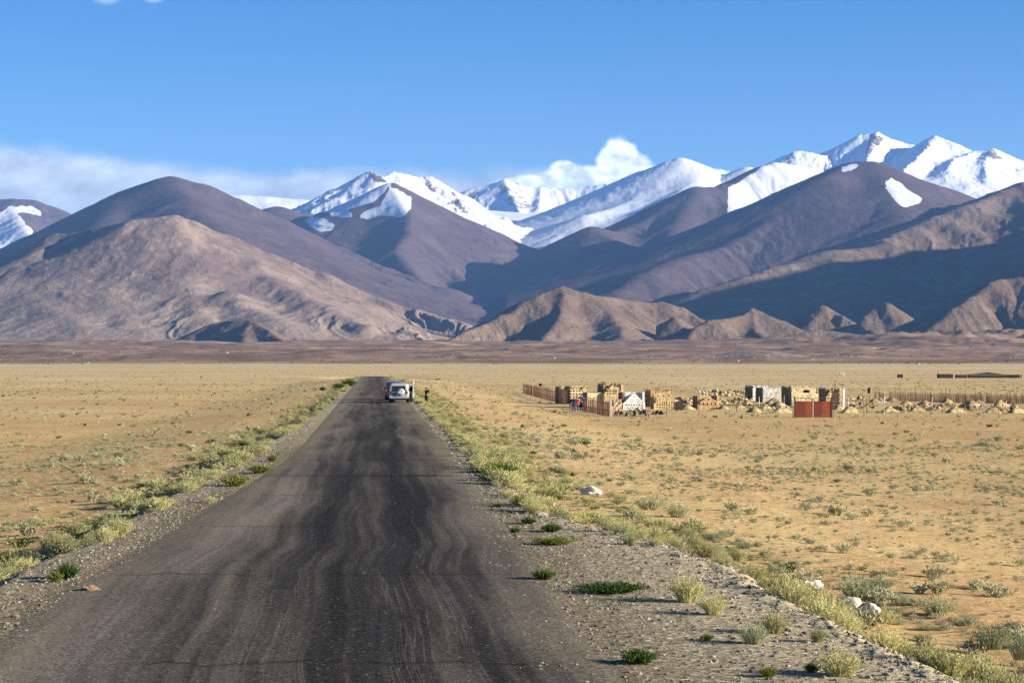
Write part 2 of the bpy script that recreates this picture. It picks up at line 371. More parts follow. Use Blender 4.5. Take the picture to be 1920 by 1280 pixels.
# ---- the road: old tarmac, worn and dusted
def road_sheet():
    y = np.concatenate([np.linspace(-300, 10, 40), 10 * np.exp(np.linspace(0.02, math.log(74), 420))])
    t = np.linspace(-1, 1, 41)
    c = road_c(y)[:, None]
    jag = 0.18 * noise2(y / 2.1, y * 0 + 3, 71) + 0.12 * noise2(y / 0.5, y * 0 + 5, 72)
    jag2 = 0.18 * noise2(y / 2.4, y * 0 + 9, 73) + 0.12 * noise2(y / 0.5, y * 0 + 8, 74)
    half = np.interp(y, [-300, 38, 56, 90], [4.7, 4.6, 4.2, 3.7])[:, None]
    lat = c + t[None, :] * half + np.where(t[None, :] < -0.98, jag[:, None], 0) + np.where(t[None, :] > 0.98, jag2[:, None], 0)
    Y = np.repeat(y[:, None], len(t), 1)
    X = road_x(Y) + lat
    # ruts and a slight camber
    Z = ground_z(X, Y) + 0.016 - 0.035 * sstep(0.88, 1.0, np.abs(t[None, :]))
    Z = Z - 0.012 * (np.exp(-((np.abs(lat - c) - 0.95) / 0.35) ** 2)) + 0.004 * noise2(X / 0.6, Y / 2, 76)
    m, n = material('worn_asphalt', 0.95, 0.03)
    a = n.attr('across'); s = n.attr('along')
    # wheel lines wander from side to side as drivers dodge the bad patches
    wob = n.math('MULTIPLY', n.math('SUBTRACT', n.noise(n.comb(0.0, n.math('MULTIPLY', s, 0.040), 1.0), 1.0, 3, 0.45), 0.5), 2.6)
    wob2 = n.math('MULTIPLY', n.math('SUBTRACT', n.noise(n.comb(3.0, n.math('MULTIPLY', s, 0.08), 7.0), 1.0, 2, 0.5), 0.5), 0.8)
    wob = n.math('MULTIPLY', wob, n.mrange(s, 50, 150, 1.0, 0.25))
    aw = n.math('ADD', a, wob); aw2 = n.math('ADD', n.math('ADD', a, n.math('MULTIPLY', wob, 0.7)), wob2)
    st1 = n.noise(n.comb(n.math('MULTIPLY', aw, 0.9), n.math('MULTIPLY', s, 0.028), 0.0), 1.0, 6, 0.62)
    st2 = n.noise(n.comb(n.math('MULTIPLY', aw2, 3.0), n.math('MULTIPLY', s, 0.022), 5.0), 1.0, 5, 0.6)
    pat = n.noise(n.comb(n.math('MULTIPLY', a, 0.5), n.math('MULTIPLY', s, 0.07), 9.0), 1.0, 5, 0.6)
    grain = n.voronoi(n.comb(a, s, 0.0), 26.0, 'F1', 'Color')
    gx = n.sepxyz(grain)
    fine = n.noise(n.comb(a, s, 0.0), 14.0, 4, 0.7)
    # dust gathers to the edges, bare black binder in the middle right lane
    absn = n.math('ABSOLUTE', n.math('ADD', a, 0.2))
    edge = n.mrange(n.math('ADD', absn, n.math('MULTIPLY', n.math('SUBTRACT', pat, 0.5), 2.6)), 1.2, 3.5)
    v = n.math('ADD', n.math('MULTIPLY', st1, 0.55), n.math('MULTIPLY', st2, 0.45))
    v = n.math('ADD', v, n.math('MULTIPLY', edge, 0.17))
    for c0, wd, am in ((0.75, 0.75, -0.085), (-1.2, 0.45, -0.03), (-2.9, 0.9, 0.07)):
        q_ = n.math('DIVIDE', n.math('SUBTRACT', aw, c0), wd)
        v = n.math('ADD', v, n.math('MULTIPLY', n.math('EXPONENT', n.math('MULTIPLY', n.math('MULTIPLY', q_, q_), -1.0)), am))
    v = n.math('ADD', v, n.math('MULTIPLY', n.math('SUBTRACT', pat, 0.5), 0.30))
    v = n.math('ADD', v, n.mrange(s, 50, 200, -0.02, 0.11))
    col = n.ramp(v, [(0.36, (0.026, 0.025, 0.024)), (0.48, (0.050, 0.047, 0.044)), (0.56, (0.088, 0.080, 0.071)), (0.68, (0.15, 0.132, 0.11)), (0.82, (0.23, 0.20, 0.165))])
    # light lines of dust between the wheel tracks
    line = n.mrange(n.math('ABSOLUTE', n.math('SUBTRACT', st2, 0.54)), 0.0, 0.016, 1.0, 0.0)
    col = n.mix(n.math('MULTIPLY', n.math('MULTIPLY', line, 0.38), n.math('MULTIPLY', n.mrange(pat, 0.42, 0.58), n.mrange(s, 34, 75, 1.0, 0.25))), col, (0.25, 0.225, 0.19))
    # aggregate and scattered stones
    col = n.mix(n.math('MULTIPLY', n.mrange(gx[0], 0.93, 0.99), 0.35), col, (0.35, 0.32, 0.28))
    k = n.mrange(gx[1], 0.0, 1.0, 0.50, 1.42)
    col = n.mix(1.0, col, n.comb(k, k, k), 'MULTIPLY')
    # cross cracks and joints
    ck = n.math('ADD', s, n.math('MULTIPLY', n.noise(n.comb(a, 0.0, n.math('MULTIPLY', s, 0.02)), 1.2, 4, 0.6), 1.6))
    fr = n.math('ABSOLUTE', n.math('SUBTRACT', n.math('FRACT', n.math('MULTIPLY', ck, 1.0 / 11.7)), 0.5))
    crack = n.math('MULTIPLY', n.mrange(fr, 0.0, 0.012, 1.0, 0.0), n.mrange(n.noise(n.comb(n.math('MULTIPLY', a, 0.4), n.math('MULTIPLY', s, 0.05), 2.0), 1.0, 2), 0.42, 0.5))
    col = n.mix(n.math('MULTIPLY', crack, 0.75), col, (0.018, 0.017, 0.016))
    # two thin shadows across the road, painted in as dark bands
    for s0, hw in ((74.6, 0.55), (86.8, 0.30)):
        sm = n.math('ABSOLUTE', n.math('SUBTRACT', n.math('ADD', s, n.math('MULTIPLY', n.noise(n.comb(a, s0, 0.0), 1.1, 4, 0.6), 1.2)), s0 + .6))
        mk = n.math('MULTIPLY', n.mrange(sm, hw * .5, hw * 1.3, 0.8, 0.0), n.mrange(a, -3.4, 1.0, 0.25, 1.0))
        col = n.mix(mk, col, (0.020, 0.018, 0.016))
    # the edges crumble into the gravel
    ge = n.mrange(n.math('ADD', n.math('ABSOLUTE', n.math('SUBTRACT', a, n.mrange(s, 38, 95, -1.15, -0.05))), n.math('MULTIPLY', n.math('SUBTRACT', pat, 0.5), 2.2)), n.mrange(s, 38, 90, 3.1, 2.3), n.mrange(s, 38, 90, 4.6, 3.6))
    gcol = n.ramp(gx[0], [(0.0, (0.13, 0.115, 0.088)), (0.45, (0.22, 0.195, 0.15)), (0.8, (0.30, 0.27, 0.21)), (0.97, (0.52, 0.48, 0.40))])
    col = n.mix(1.0, col, (0.90, 0.875, 0.80), 'MULTIPLY')
    col = n.mix(ge, col, n.mix(1.0, gcol, (0.80, 0.74, 0.62), 'MULTIPLY'))
    n.put(n.b.inputs['Base Color'], col)
    hh = n.math('ADD', n.math('MULTIPLY', gx[1], 0.006), n.math('MULTIPLY', fine, 0.012))
    n.put(n.b.inputs['Normal'], n.bump(hh, 0.8, 1.0))
    o = mesh_np('road', np.stack([X, Y, Z], -1).reshape(-1, 3), grid_faces(*X.shape), m,
                attrs=dict(across=lat, along=Y))
    tag(o, kind='structure')
road_sheet()

# ------------------------------------------------------------------ mountains
def mountain_material(name, low, mid, high, dark, bump=1.0, ribmix=0.22, snowtint=(0.72, 0.74, 0.78)):
    m, n = material(name, 0.95, 0.05)
    p = n.geopos()
    n1 = n.noise(p, 0.0035, 7, 0.62)
    n2 = n.noise(n.vmath('MULTIPLY', p, (1, 1, 0.35)), 0.022, 6, 0.7)
    f = n.math('ADD', n.math('MULTIPLY', n1, 0.6), n.math('MULTIPLY', n2, 0.4))
    f = n.math('ADD', f, n.math('MULTIPLY', n.math('SUBTRACT', n.attr('rib'), 0.5), ribmix))
    col = n.ramp(f, [(0.30, dark), (0.45, low), (0.58, mid), (0.72, high)])
    col = n.mix(n.math('MULTIPLY', n.attr('fan'), 0.75), col, high)
    sn = n.math('ADD', n.attr('snow'), n.math('MULTIPLY', n.math('SUBTRACT', n.noise(p, 0.02, 6, 0.7), 0.5), 0.9))
    sn = n.mrange(sn, 0.44, 0.56)
    col = n.mix(sn, col, n.mix(n.noise(p, 0.004, 4), snowtint, (0.64, 0.67, 0.72)))
    n.put(n.b.inputs['Base Color'], col)
    bs = n.mix(sn, (0.55 * bump, 0, 0), (0.05 * bump, 0, 0))
    h = n.math('ADD', n.math('MULTIPLY', n2, 26.0), n.math('MULTIPLY', n.noise(p, 0.07, 4, 0.7), 7.0))
    n.put(n.b.inputs['Normal'], n.bump(h, n.sepxyz(bs)[0], 1.0))
    return m

def in_poly(px, py, poly):
    """signed membership (soft by noise elsewhere) of pixels in a polygon"""
    inside = np.zeros(px.shape, bool)
    n = len(poly)
    for i in range(n):
        x1, y1 = poly[i]; x2, y2 = poly[(i + 1) % n]
        c = ((y1 > py) != (y2 > py)) & (px < (x2 - x1) * (py - y1) / ((y2 - y1) or 1e-9) + x1)
        inside ^= c
    return inside

def mountain(name, mat, ridges, box, res, ribs=(60, 260), micro=6, floor=None, crest=30.0, snow=None, ucrop=True, seedk=0, jag=0.0, fan=None, sink=40, warp=0.0, soft=28.0):
    """ridges: list of dicts(p=[(px,py,D)...], s=slope, w=concavity length); box: (px0,px1,Dnear,Dfar); res: (cols, rows)"""
    px0, px1, Dn, Df = box
    u = np.linspace((px0 - 960) / F, (px1 - 960) / F, res[0])
    y = np.exp(np.linspace(math.log(Dn), math.log(Df), res[1]))
    Y = np.repeat(y[:, None], res[0], 1); X = u[None, :] * Y
    XO, YO = X, Y
    if warp:
        X, Y = X + warp * fbm(X / 210, Y / 210, 4, 171), Y + 2 * warp * fbm(X / 210, Y / 210, 4, 175)
    H = np.full(X.shape, -1e4); RIB = np.zeros(X.shape)
    for k, r in enumerate(ridges):
        pts = [P(*q) for q in r['p']]
        s = r.get('s', 0.55); W = r.get('w', 2500.0); amp, lam = r.get('ribs', ribs)
        acc = 0.0; hs, ds, bs = [], [], []; s_main = ridges[0].get('s', 0.55)
        total = sum(math.hypot(q2[0] - q1[0], q2[1] - q1[1]) for q1, q2 in zip(pts[:-1], pts[1:]))
        for (x1, y1, z1), (x2, y2, z2) in zip(pts[:-1], pts[1:]):
            ex, ey = x2 - x1, y2 - y1; L2 = ex * ex + ey * ey; L = math.sqrt(L2)
            t = np.clip(((X - x1) * ex + (Y - y1) * ey) / L2, 0, 1)
            d = np.hypot(X - (x1 + t * ex), Y - (y1 + t * ey))
            dr = np.sqrt(d * d + crest * crest) - crest
            s_t = s if k == 0 else s_main + (s - s_main) * np.clip(1.6 * (acc + t * L) / total, 0, 1)
            hs.append(z1 + t * (z2 - z1) - s_t * W * np.log1p(dr / W)); ds.append(d); bs.append(acc + t * L)
            acc += L
        hs = np.array(hs); best = hs.max(0)
        wt = np.exp(np.maximum(-30, (hs - best) / 45.0)); wt /= wt.sum(0)
        bd = (wt * np.array(ds)).sum(0); ba = (wt * np.array(bs)).sum(0)
        rb = fbm(ba / lam + 13.7 * k + 0.5 * noise2(X / (3 * lam), Y / (3 * lam), 92) + 0.15 * noise2(X / (.8 * lam), Y / (.8 * lam), 93), bd / (lam * 7.0) + 0.35 * noise2(X / 300, Y / 300, 91), 4, 81 + 5 * k + seedk, 0.55, True)
        best = best + amp * (rb - 0.35) * np.clip(bd / 500.0, 0, 1) ** 0.8
        if jag: best = best + jag * fbm(X / 120, Y / 120, 4, 95 + k, 0.6, True) * np.exp(-bd / 250.0)
        b = best > H
        H = np.logaddexp(np.clip(H, -3000, None) / soft, np.clip(best, -3000, None) / soft) * soft; RIB = np.where(b, rb * 0.5 + 0.5, RIB)
    X, Y = XO, YO
    H = H + micro * fbm(X / 140, Y / 140, 4, 101 + seedk, 0.6)
    G = plain_z(X, Y) if floor is None else floor(X, Y)
    px = 960 + F * X / Y; py = 676 - (H - EYE) / Y * F
    S = np.zeros(X.shape) if snow is None else snow(px, py, X, Y, H)
    if snow is not None:
        for _ in range(3):
            Sp = np.pad(S, 1, mode='edge'); S = (Sp[1:-1, :-2] + Sp[1:-1, 2:] + 2 * Sp[1:-1, 1:-1] + Sp[:-2, 1:-1] + Sp[2:, 1:-1]) / 6
        S = S + 0.22 * (RIB - 0.5) * (S > 0.05)
    FN = sstep(160, 10, H - G) if fan is None else fan(px, py, X, Y, H, G)
    Fc = grid_faces(*X.shape)
    up = (H > G - sink).ravel()
    Fc = Fc[up[Fc].any(1)]
    used = np.zeros(X.size, bool); used[Fc.ravel()] = True
    idx = np.cumsum(used) - 1
    V = np.stack([X, Y, np.maximum(H, G - sink)], -1).reshape(-1, 3)[used]
    o = mesh_np(name, V, idx[Fc], mat, attrs=dict(snow=S.ravel()[used], rib=RIB.ravel()[used], fan=FN.ravel()[used]))
    tag(o, kind='structure')
    return o

M_purple = mountain_material('dark_scree', (0.079, 0.058, 0.063), (0.096, 0.070, 0.076), (0.128, 0.095, 0.095), (0.060, 0.043, 0.048), 0.7)
M_tan = mountain_material('pale_scree', (0.150, 0.108, 0.095), (0.195, 0.143, 0.121), (0.300, 0.230, 0.175), (0.092, 0.066, 0.063), 0.8, 0.42)
M_brown = mountain_material('brown_scree', (0.13, 0.090, 0.066), (0.17, 0.122, 0.088), (0.25, 0.19, 0.135), (0.075, 0.053, 0.043), 1.1)
M_rock = mountain_material('snowy_rock', (0.13, 0.10, 0.085), (0.19, 0.145, 0.12), (0.26, 0.205, 0.17), (0.08, 0.064, 0.06), 1.0)

def poly_snow(polys, soft=0.0):
    def f(px, py, X, Y, H):
        S = np.zeros(px.shape)
        jx = 3.5 * fbm(X / 110, Y / 110, 3, 111); jy = 3.0 * fbm(X / 110, Y / 110, 3, 115)
        for q in polys: S = np.maximum(S, in_poly(px + jx, py + jy, q) * 1.0)
        return S
    return f

# far white range left of centre
mountain('snow_range', M_rock, [dict(p=[(60, 402, 25500), (130, 402, 25000), (300, 380, 25000), (430, 364, 25000), (500, 367, 25000), (560, 372, 25000), (610, 374, 25000), (700, 380, 25000)], s=0.35)],
         (20, 720, 20500, 26500), (240, 60), ribs=(30, 500), snow=lambda px, py, X, Y, H: np.full(px.shape, 1.0))
# small hill with snow at the left border
mountain('left_snow_hill', M_purple, [
    dict(p=[(-160, 420, 21000), (-60, 380, 20500), (0, 376, 20000), (60, 375, 20000), (85, 384, 20000), (140, 410, 20400), (200, 440, 21000)], s=0.5),
    dict(p=[(20, 378, 20000), (50, 430, 18800), (75, 470, 18000)], s=0.6)],
    (-200, 230, 16500, 22000), (260, 140), ribs=(70, 300), crest=60,
    snow=poly_snow([[(0, 398), (20, 388), (60, 386), (78, 400), (76, 405), (50, 397), (10, 402), (-40, 406)],
                    [(-30, 410), (0, 404), (28, 400), (40, 408), (48, 420), (62, 430), (60, 442), (40, 450), (20, 462), (4, 470), (-30, 480)]]))
# the dark whaleback of the left
mountain('dark_mountain', M_purple, [
    dict(p=[(-250, 560, 17500), (-60, 505, 16200), (0, 478, 15500), (70, 448, 15000), (140, 415, 14400), (190, 390, 14000), (255, 362, 13400), (285, 344, 13100), (320, 336, 13000),
            (370, 346, 13000), (420, 369, 13000), (480, 399, 13000), (550, 430, 13000), (640, 470, 12900), (720, 505, 12700), (780, 527, 12500), (830, 542, 12200)], s=0.60, w=4200),
    dict(p=[(258, 364, 13350), (232, 385, 12700), (205, 412, 12100), (190, 440, 11500), (170, 480, 10600)], s=0.6, w=1800),
    dict(p=[(322, 338, 13000), (350, 372, 12300), (395, 420, 11500), (450, 470, 10500)], s=0.42, w=2500),
    dict(p=[(505, 412, 12950), (545, 455, 12200), (610, 510, 11300), (660, 560, 10400)], s=0.42, w=2500)],
    (-300, 960, 9300, 17800), (640, 230), ribs=(38, 420), micro=4, crest=110,
    fan=lambda px, py, X, Y, H, G: 0 * px)
# hump behind it
mountain('rear_hump', M_purple, [
    dict(p=[(440, 420, 16500), (490, 396, 16200), (520, 387, 16000), (560, 398, 16000), (600, 425, 15600), (650, 460, 15200)], s=0.5)],
    (420, 700, 13300, 17500), (200, 90), ribs=(30, 300), micro=4, crest=80)
# pale hill in front
mountain('pale_hill', M_tan, [
    dict(p=[(-260, 640, 9300), (-100, 572, 8900), (0, 526, 8600), (60, 470, 8400), (105, 441, 8300), (170, 430, 8200), (225, 420, 8100), (260, 410, 8000), (320, 405, 8000), (355, 414, 8000),
            (420, 440, 8050), (500, 474, 8050), (600, 512, 8000), (700, 556, 7900), (800, 588, 7700), (850, 602, 7500), (886, 616, 7300), (925, 634, 7050), (970, 652, 6800)], s=0.62, w=900, ribs=(13, 150)),
    dict(p=[(322, 407, 8000), (350, 492, 7650), (362, 555, 7250), (370, 610, 6850)], s=0.45, w=700, ribs=(30, 130)),
    dict(p=[(108, 442, 8300), (60, 480, 7900), (10, 530, 7600), (-60, 580, 7200)], s=0.5, w=800, ribs=(36, 140)),
    dict(p=[(10, 530, 7620), (60, 560, 7350), (120, 590, 7050), (170, 620, 6750)], s=0.34, w=700, ribs=(18, 110)),
    dict(p=[(150, 560, 7500), (200, 551, 7400), (222, 575, 7150), (245, 610, 6850)], s=0.34, w=500, ribs=(12, 110)),
    dict(p=[(430, 446, 8050), (500, 520, 7600), (590, 565, 7250), (680, 610, 6900)], s=0.36, w=900, ribs=(34, 130)),
    dict(p=[(400, 560, 7300), (430, 545, 7250), (470, 580, 7050), (520, 600, 6850), (560, 625, 6700)], s=0.34, w=500, ribs=(14, 90)),
    dict(p=[(610, 519, 8000), (660, 572, 7700), (700, 618, 7450)], s=0.40, w=900, ribs=(10, 120))],
    (-280, 1010, 5700, 9700), (720, 300), soft=10, ribs=(20, 120), warp=16, micro=4, crest=40,
    fan=lambda px, py, X, Y, H, G: np.clip(sstep(260, 30, H - G + 110 * fbm(X / 240, Y / 240, 4, 121)), 0, 1) * 0.9)
mountain('dark_knoll', M_brown, [
    dict(p=[(350, 628, 6250), (385, 610, 6200), (425, 601, 6200), (470, 600, 6150), (500, 618, 6000), (535, 640, 5850)], s=0.62, w=500, ribs=(14, 60)),
    dict(p=[(470, 606, 6120), (462, 622, 5990), (455, 642, 5850)], s=0.5, w=500, ribs=(8, 60))],
    (330, 560, 5600, 6500), (180, 90), ribs=(12, 60), warp=22, soft=5, micro=5, crest=10, fan=lambda px, py, X, Y, H, G: 0 * px)
# snow peak of the centre
mountain('centre_peak', M_rock, [
    dict(p=[(540, 412, 19300), (570, 396, 19000), (600, 376, 18500), (650, 347, 17600), (693, 322, 16900), (705, 329, 16800), (722, 331, 16800), (740, 323, 16900), (775, 331, 17000), (806, 333, 17100), (815, 345, 17100), (840, 362, 17100), (858, 376, 17200),
            (872, 405, 17100), (888, 440, 17000), (905, 475, 16900)], s=0.62, w=2500, ribs=(60, 180))],
    (500, 1040, 14700, 20500), (380, 170), ribs=(60, 180), micro=10, crest=15, jag=16,
    snow=lambda px, py, X, Y, H: np.where(py < 500, 0.92 - 0.55 * in_poly(px, py, [(693, 318), (712, 330), (735, 345), (700, 345), (690, 330)])
                                          - 0.42 * in_poly(px, py, [(790, 328), (818, 335), (865, 370), (905, 405), (880, 410), (830, 385), (800, 360)])
                                          + 0.30 * fbm(X / 160, Y / 160, 4, 131), 0.0))
# its dark shoulder with the snow patches in front
mountain('centre_shoulder', M_purple, [
    dict(p=[(560, 402, 16700), (640, 392, 16000), (690, 372, 15400), (733, 347, 15000), (775, 374, 15000), (838, 408, 14900), (909, 441, 14800), (961, 473, 14700), (1002, 492, 14600), (1050, 530, 14400)], s=0.55, w=3000),
    dict(p=[(733, 348, 15000), (768, 405, 14200), (765, 440, 13700), (740, 470, 13200), (790, 530, 12400), (850, 575, 11600)], s=0.62, w=2500),
    dict(p=[(570, 405, 15500), (600, 430, 14700), (640, 470, 13900), (700, 520, 13100)], s=0.5, w=2500)],
    (520, 1100, 11000, 16800), (420, 230), ribs=(40, 330), micro=5, crest=35,
    snow=poly_snow([[(732, 352), (770, 370), (771, 392), (752, 409), (735, 403), (710, 404), (688, 412), (672, 408), (684, 396), (712, 388), (722, 372)],
                    [(618, 400), (628, 393), (660, 399), (664, 407), (640, 407), (622, 404)],
                    [(570, 412), (588, 407), (612, 412), (630, 424), (620, 434), (600, 434), (585, 426)],
                    [(560, 400), (600, 376), (650, 346), (700, 320), (735, 345), (700, 378), (640, 398), (600, 398)]]),
    fan=lambda px, py, X, Y, H, G: 0 * px)
# white ridge closing the valley
mountain('white_ridge', M_rock, [
    dict(p=[(820, 400, 22500), (862, 370, 22200), (886, 353, 22000), (925, 347, 22000), (946, 340, 22000), (969, 347, 22000), (1014, 355, 22000), (1085, 353, 22000), (1137, 346, 22000), (1200, 352, 22000)], s=0.5, w=2500, ribs=(26, 260)),
    dict(p=[(946, 341, 22000), (962, 375, 21200), (975, 400, 20700)], s=0.75, ribs=(70, 150)),
    dict(p=[(1014, 355, 22000), (1010, 392, 21000)], s=0.6)],
    (780, 1240, 18800, 23500), (320, 130), ribs=(60, 200), micro=8, crest=15, jag=10,
    snow=lambda px, py, X, Y, H: 0.95 - 0.50 * in_poly(px, py, [(940, 338), (975, 345), (985, 372), (1000, 390), (975, 396), (945, 385), (935, 365)]) - 0.5 * in_poly(px, py, [(862, 375), (890, 352), (905, 358), (885, 380), (895, 385)]) + 0.30 * fbm(X / 220, Y / 220, 4, 141))
# glacier between
def glacier():
    # a river of ice coming down the valley
    L = [(835, 384, 20600), (860, 396, 19300), (880, 420, 17900), (925, 452, 16700), (975, 473, 15900)]
    Rr = [(1130, 396, 20600), (1085, 404, 19300), (1040, 428, 17900), (1022, 452, 16700), (1014, 474, 15900)]
    V = []; n = 40; m = 30
    for i in range(n):
        s = i / (n - 1) * (len(L) - 1); k = min(int(s), len(L) - 2); f = s - k
        a = Vector(P(*L[k])).lerp(Vector(P(*L[k + 1])), f); b = Vector(P(*Rr[k])).lerp(Vector(P(*Rr[k + 1])), f)
        for j in range(m):
            t = j / (m - 1)
            p = a.lerp(b, t); p.z -= 40 * (4 * t * (1 - t)) * (1 - 1.6 * i / n) + 5 * math.sin(i * 0.9 + 3 * t)
            V.append(p)
    m_, nn = material('glacier_ice', 0.8, 0.2)
    q = nn.noise(nn.geopos(), 0.006, 6, 0.65)
    nn.put(nn.b.inputs['Base Color'], nn.ramp(q, [(0.35, (0.60, 0.63, 0.67)), (0.6, (0.74, 0.76, 0.80))]))
    nn.put(nn.b.inputs['Normal'], nn.bump(q, 0.4, 30.0))
    V = np.array([tuple(v) for v in V]).reshape(n, m, 3)
    sk = V.copy(); sk = sk[-1:, :, :].copy(); sk[:, :, 2] -= 120; V = np.concatenate([V, sk], 0)
    o = mesh_np('glacier', V.reshape(-1, 3), grid_faces(n + 1, m), m_); tag(o, kind='structure')
glacier()
# big snow mountain right of the valley
mountain('snow_mountain', M_rock, [
    dict(p=[(960, 500, 17000), (1000, 475, 17300), (1034, 420, 18400), (1060, 396, 18500), (1083, 385, 18500), (1109, 366, 18500), (1142, 351, 18400), (1169, 340, 18300), (1210, 321, 18100), (1259, 304, 18000), (1277, 300, 18000), (1295, 309, 18000), (1311, 319, 18000), (1345, 333, 18000),
            (1367, 329, 17900), (1401, 314, 17800), (1416, 320, 17800), (1450, 340, 17600)], s=0.50, w=3000),
    dict(p=[(990, 490, 15600), (1040, 450, 16100), (1101, 404, 16600), (1180, 385, 17000), (1262, 345, 17600), (1275, 302, 18000)], s=0.5, w=2500, ribs=(9, 300)),
    dict(p=[(1312, 320, 18000), (1300, 345, 17300), (1240, 385, 16600), (1160, 432, 15700)], s=0.42, w=2500, ribs=(9, 300))],
    (920, 1500, 14300, 19800), (440, 210), ribs=(12, 300), micro=5, crest=70, jag=5,
    snow=lambda px, py, X, Y, H: np.where(in_poly(px, py, [(900, 560), (985, 500), (1020, 478), (1042, 462), (1030, 456), (1010, 474), (985, 490)]), 0.2, 1.0) + 0.10 * fbm(X / 200, Y / 200, 4, 151)
        - 0.45 * in_poly(px, py, [(1280, 298), (1350, 332), (1335, 336), (1300, 318)]))
# long ridge carrying the white face
mountain('front_ridge', M_purple, [
    dict(p=[(860, 620, 12800), (905, 560, 13400), (957, 509, 13700), (1030, 470, 13600), (1109, 433, 13400), (1150, 436, 13500), (1199, 420, 13800), (1250, 388, 14100), (1307, 355, 14400), (1360, 350, 14600), (1400, 331, 14900), (1431, 312, 15100), (1452, 305, 15200), (1500, 311, 15300), (1560, 330, 15400), (1640, 380, 15300)], s=0.55, w=2800),
    dict(p=[(1109, 434, 13400), (1150, 452, 13000), (1190, 475, 12600), (1228, 500, 12100)], s=0.55, w=2000),
    dict(p=[(1112, 436, 13400), (1085, 490, 12700), (1060, 540, 11900), (1030, 590, 11000)], s=0.55, w=2000),
    dict(p=[(1307, 356, 14400), (1270, 420, 13500), (1250, 470, 12800)], s=0.5, w=2200),
    dict(p=[(1366, 352, 14600), (1368, 390, 14000), (1375, 430, 13400), (1385, 470, 12700)], s=0.55, w=2200)],
    (800, 1700, 10300, 17000), (640, 260), ribs=(30, 380), micro=4, crest=60,
    snow=poly_snow([[(1366, 352), (1400, 333), (1431, 311), (1452, 302), (1500, 308), (1560, 325), (1640, 360), (1640, 420), (1500, 400), (1372, 440), (1364, 400)]]),
    fan=lambda px, py, X, Y, H, G: 0 * px)
# purple pyramid
mountain('purple_mountain', M_purple, [
    dict(p=[(1000, 640, 12200), (1120, 580, 12200), (1200, 545, 12200), (1290, 492, 12200), (1330, 464, 12200), (1371, 433, 12200), (1405, 425, 12200), (1455, 402, 12250), (1505, 362, 12350), (1550, 329, 12450), (1595, 311, 12500),
            (1632, 308, 12500), (1659, 321, 12450), (1700, 344, 12400), (1730, 353, 12400), (1767, 357, 12350), (1805, 379, 12300), (1850, 398, 12400), (1920, 420, 12500), (2050, 470, 12700)], s=0.50, w=3200),
    dict(p=[(1600, 312, 12480), (1550, 333, 12150), (1505, 368, 11950), (1460, 405, 11650), (1394, 448, 11250), (1356, 466, 11050), (1311, 475, 10850), (1262, 489, 10600), (1212, 512, 10300), (1160, 545, 10000)], s=0.50, w=2800, ribs=(16, 300)),
    dict(p=[(1633, 312, 12480), (1665, 352, 11900), (1690, 405, 11250), (1700, 450, 10700)], s=0.42, w=2500, ribs=(16, 300)),
    dict(p=[(1740, 358, 12350), (1722, 405, 11650), (1695, 455, 10900)], s=0.45, w=2500, ribs=(16, 300))],
    (950, 2100, 8600, 13700), (700, 230), ribs=(26, 420), micro=4, crest=70,
    snow=poly_snow([[(1661, 340), (1672, 334), (1688, 343), (1702, 356), (1715, 364), (1729, 372), (1727, 379), (1710, 387), (1700, 388), (1688, 384), (1672, 368), (1660, 352)],
                    [(1578, 312), (1600, 308), (1615, 309), (1600, 318), (1580, 322)]]),
    fan=lambda px, py, X, Y, H, G: sstep(150, 20, H - G) * 0.7)
# snow peaks far right
mountain('far_snow_peaks', M_rock, [
    dict(p=[(1380, 345, 21500), (1430, 320, 21500), (1464, 303, 21500), (1490, 285, 21500), (1516, 287, 21500), (1539, 293, 21600), (1584, 286, 21800), (1600, 270, 21900), (1614, 255, 22000), (1644, 253, 22000), (1659, 261, 22000), (1689, 269, 22000), (1719, 276, 21900), (1734, 273, 21800), (1752, 260, 21500),
            (1782, 268, 21400), (1805, 281, 21300), (1827, 289, 21200), (1861, 283, 21200), (1884, 300, 21200), (1902, 312, 21200), (1920, 317, 21200), (2000, 345, 21200), (2120, 380, 21200)], s=0.52, w=3000),
    dict(p=[(1752, 261, 21500), (1728, 290, 20800), (1695, 320, 20000), (1680, 345, 19300)], s=0.55),
    dict(p=[(1827, 290, 21200), (1790, 300, 20600), (1775, 320, 20000)], s=0.45),
    dict(p=[(1861, 284, 21200), (1845, 305, 20600), (1850, 340, 19800)], s=0.5),
    dict(p=[(1644, 254, 22000), (1628, 285, 21300), (1625, 310, 20700)], s=0.7)],
    (1350, 2150, 18000, 24000), (520, 160), ribs=(34, 260), micro=8, crest=18, jag=26,
    snow=lambda px, py, X, Y, H: 0.84 - 0.5 * in_poly(px, py, [(1632, 250), (1665, 258), (1640, 280), (1628, 300), (1622, 285)]) - 0.45 * in_poly(px, py, [(1845, 283), (1866, 280), (1892, 304), (1870, 300), (1850, 296)])
        - 0.4 * in_poly(px, py, [(1462, 300), (1488, 283), (1494, 300), (1480, 310)]) - 0.4 * in_poly(px, py, [(1900, 316), (1930, 312), (1935, 335), (1905, 330)]) + 0.30 * fbm(X / 220, Y / 220, 4, 161))
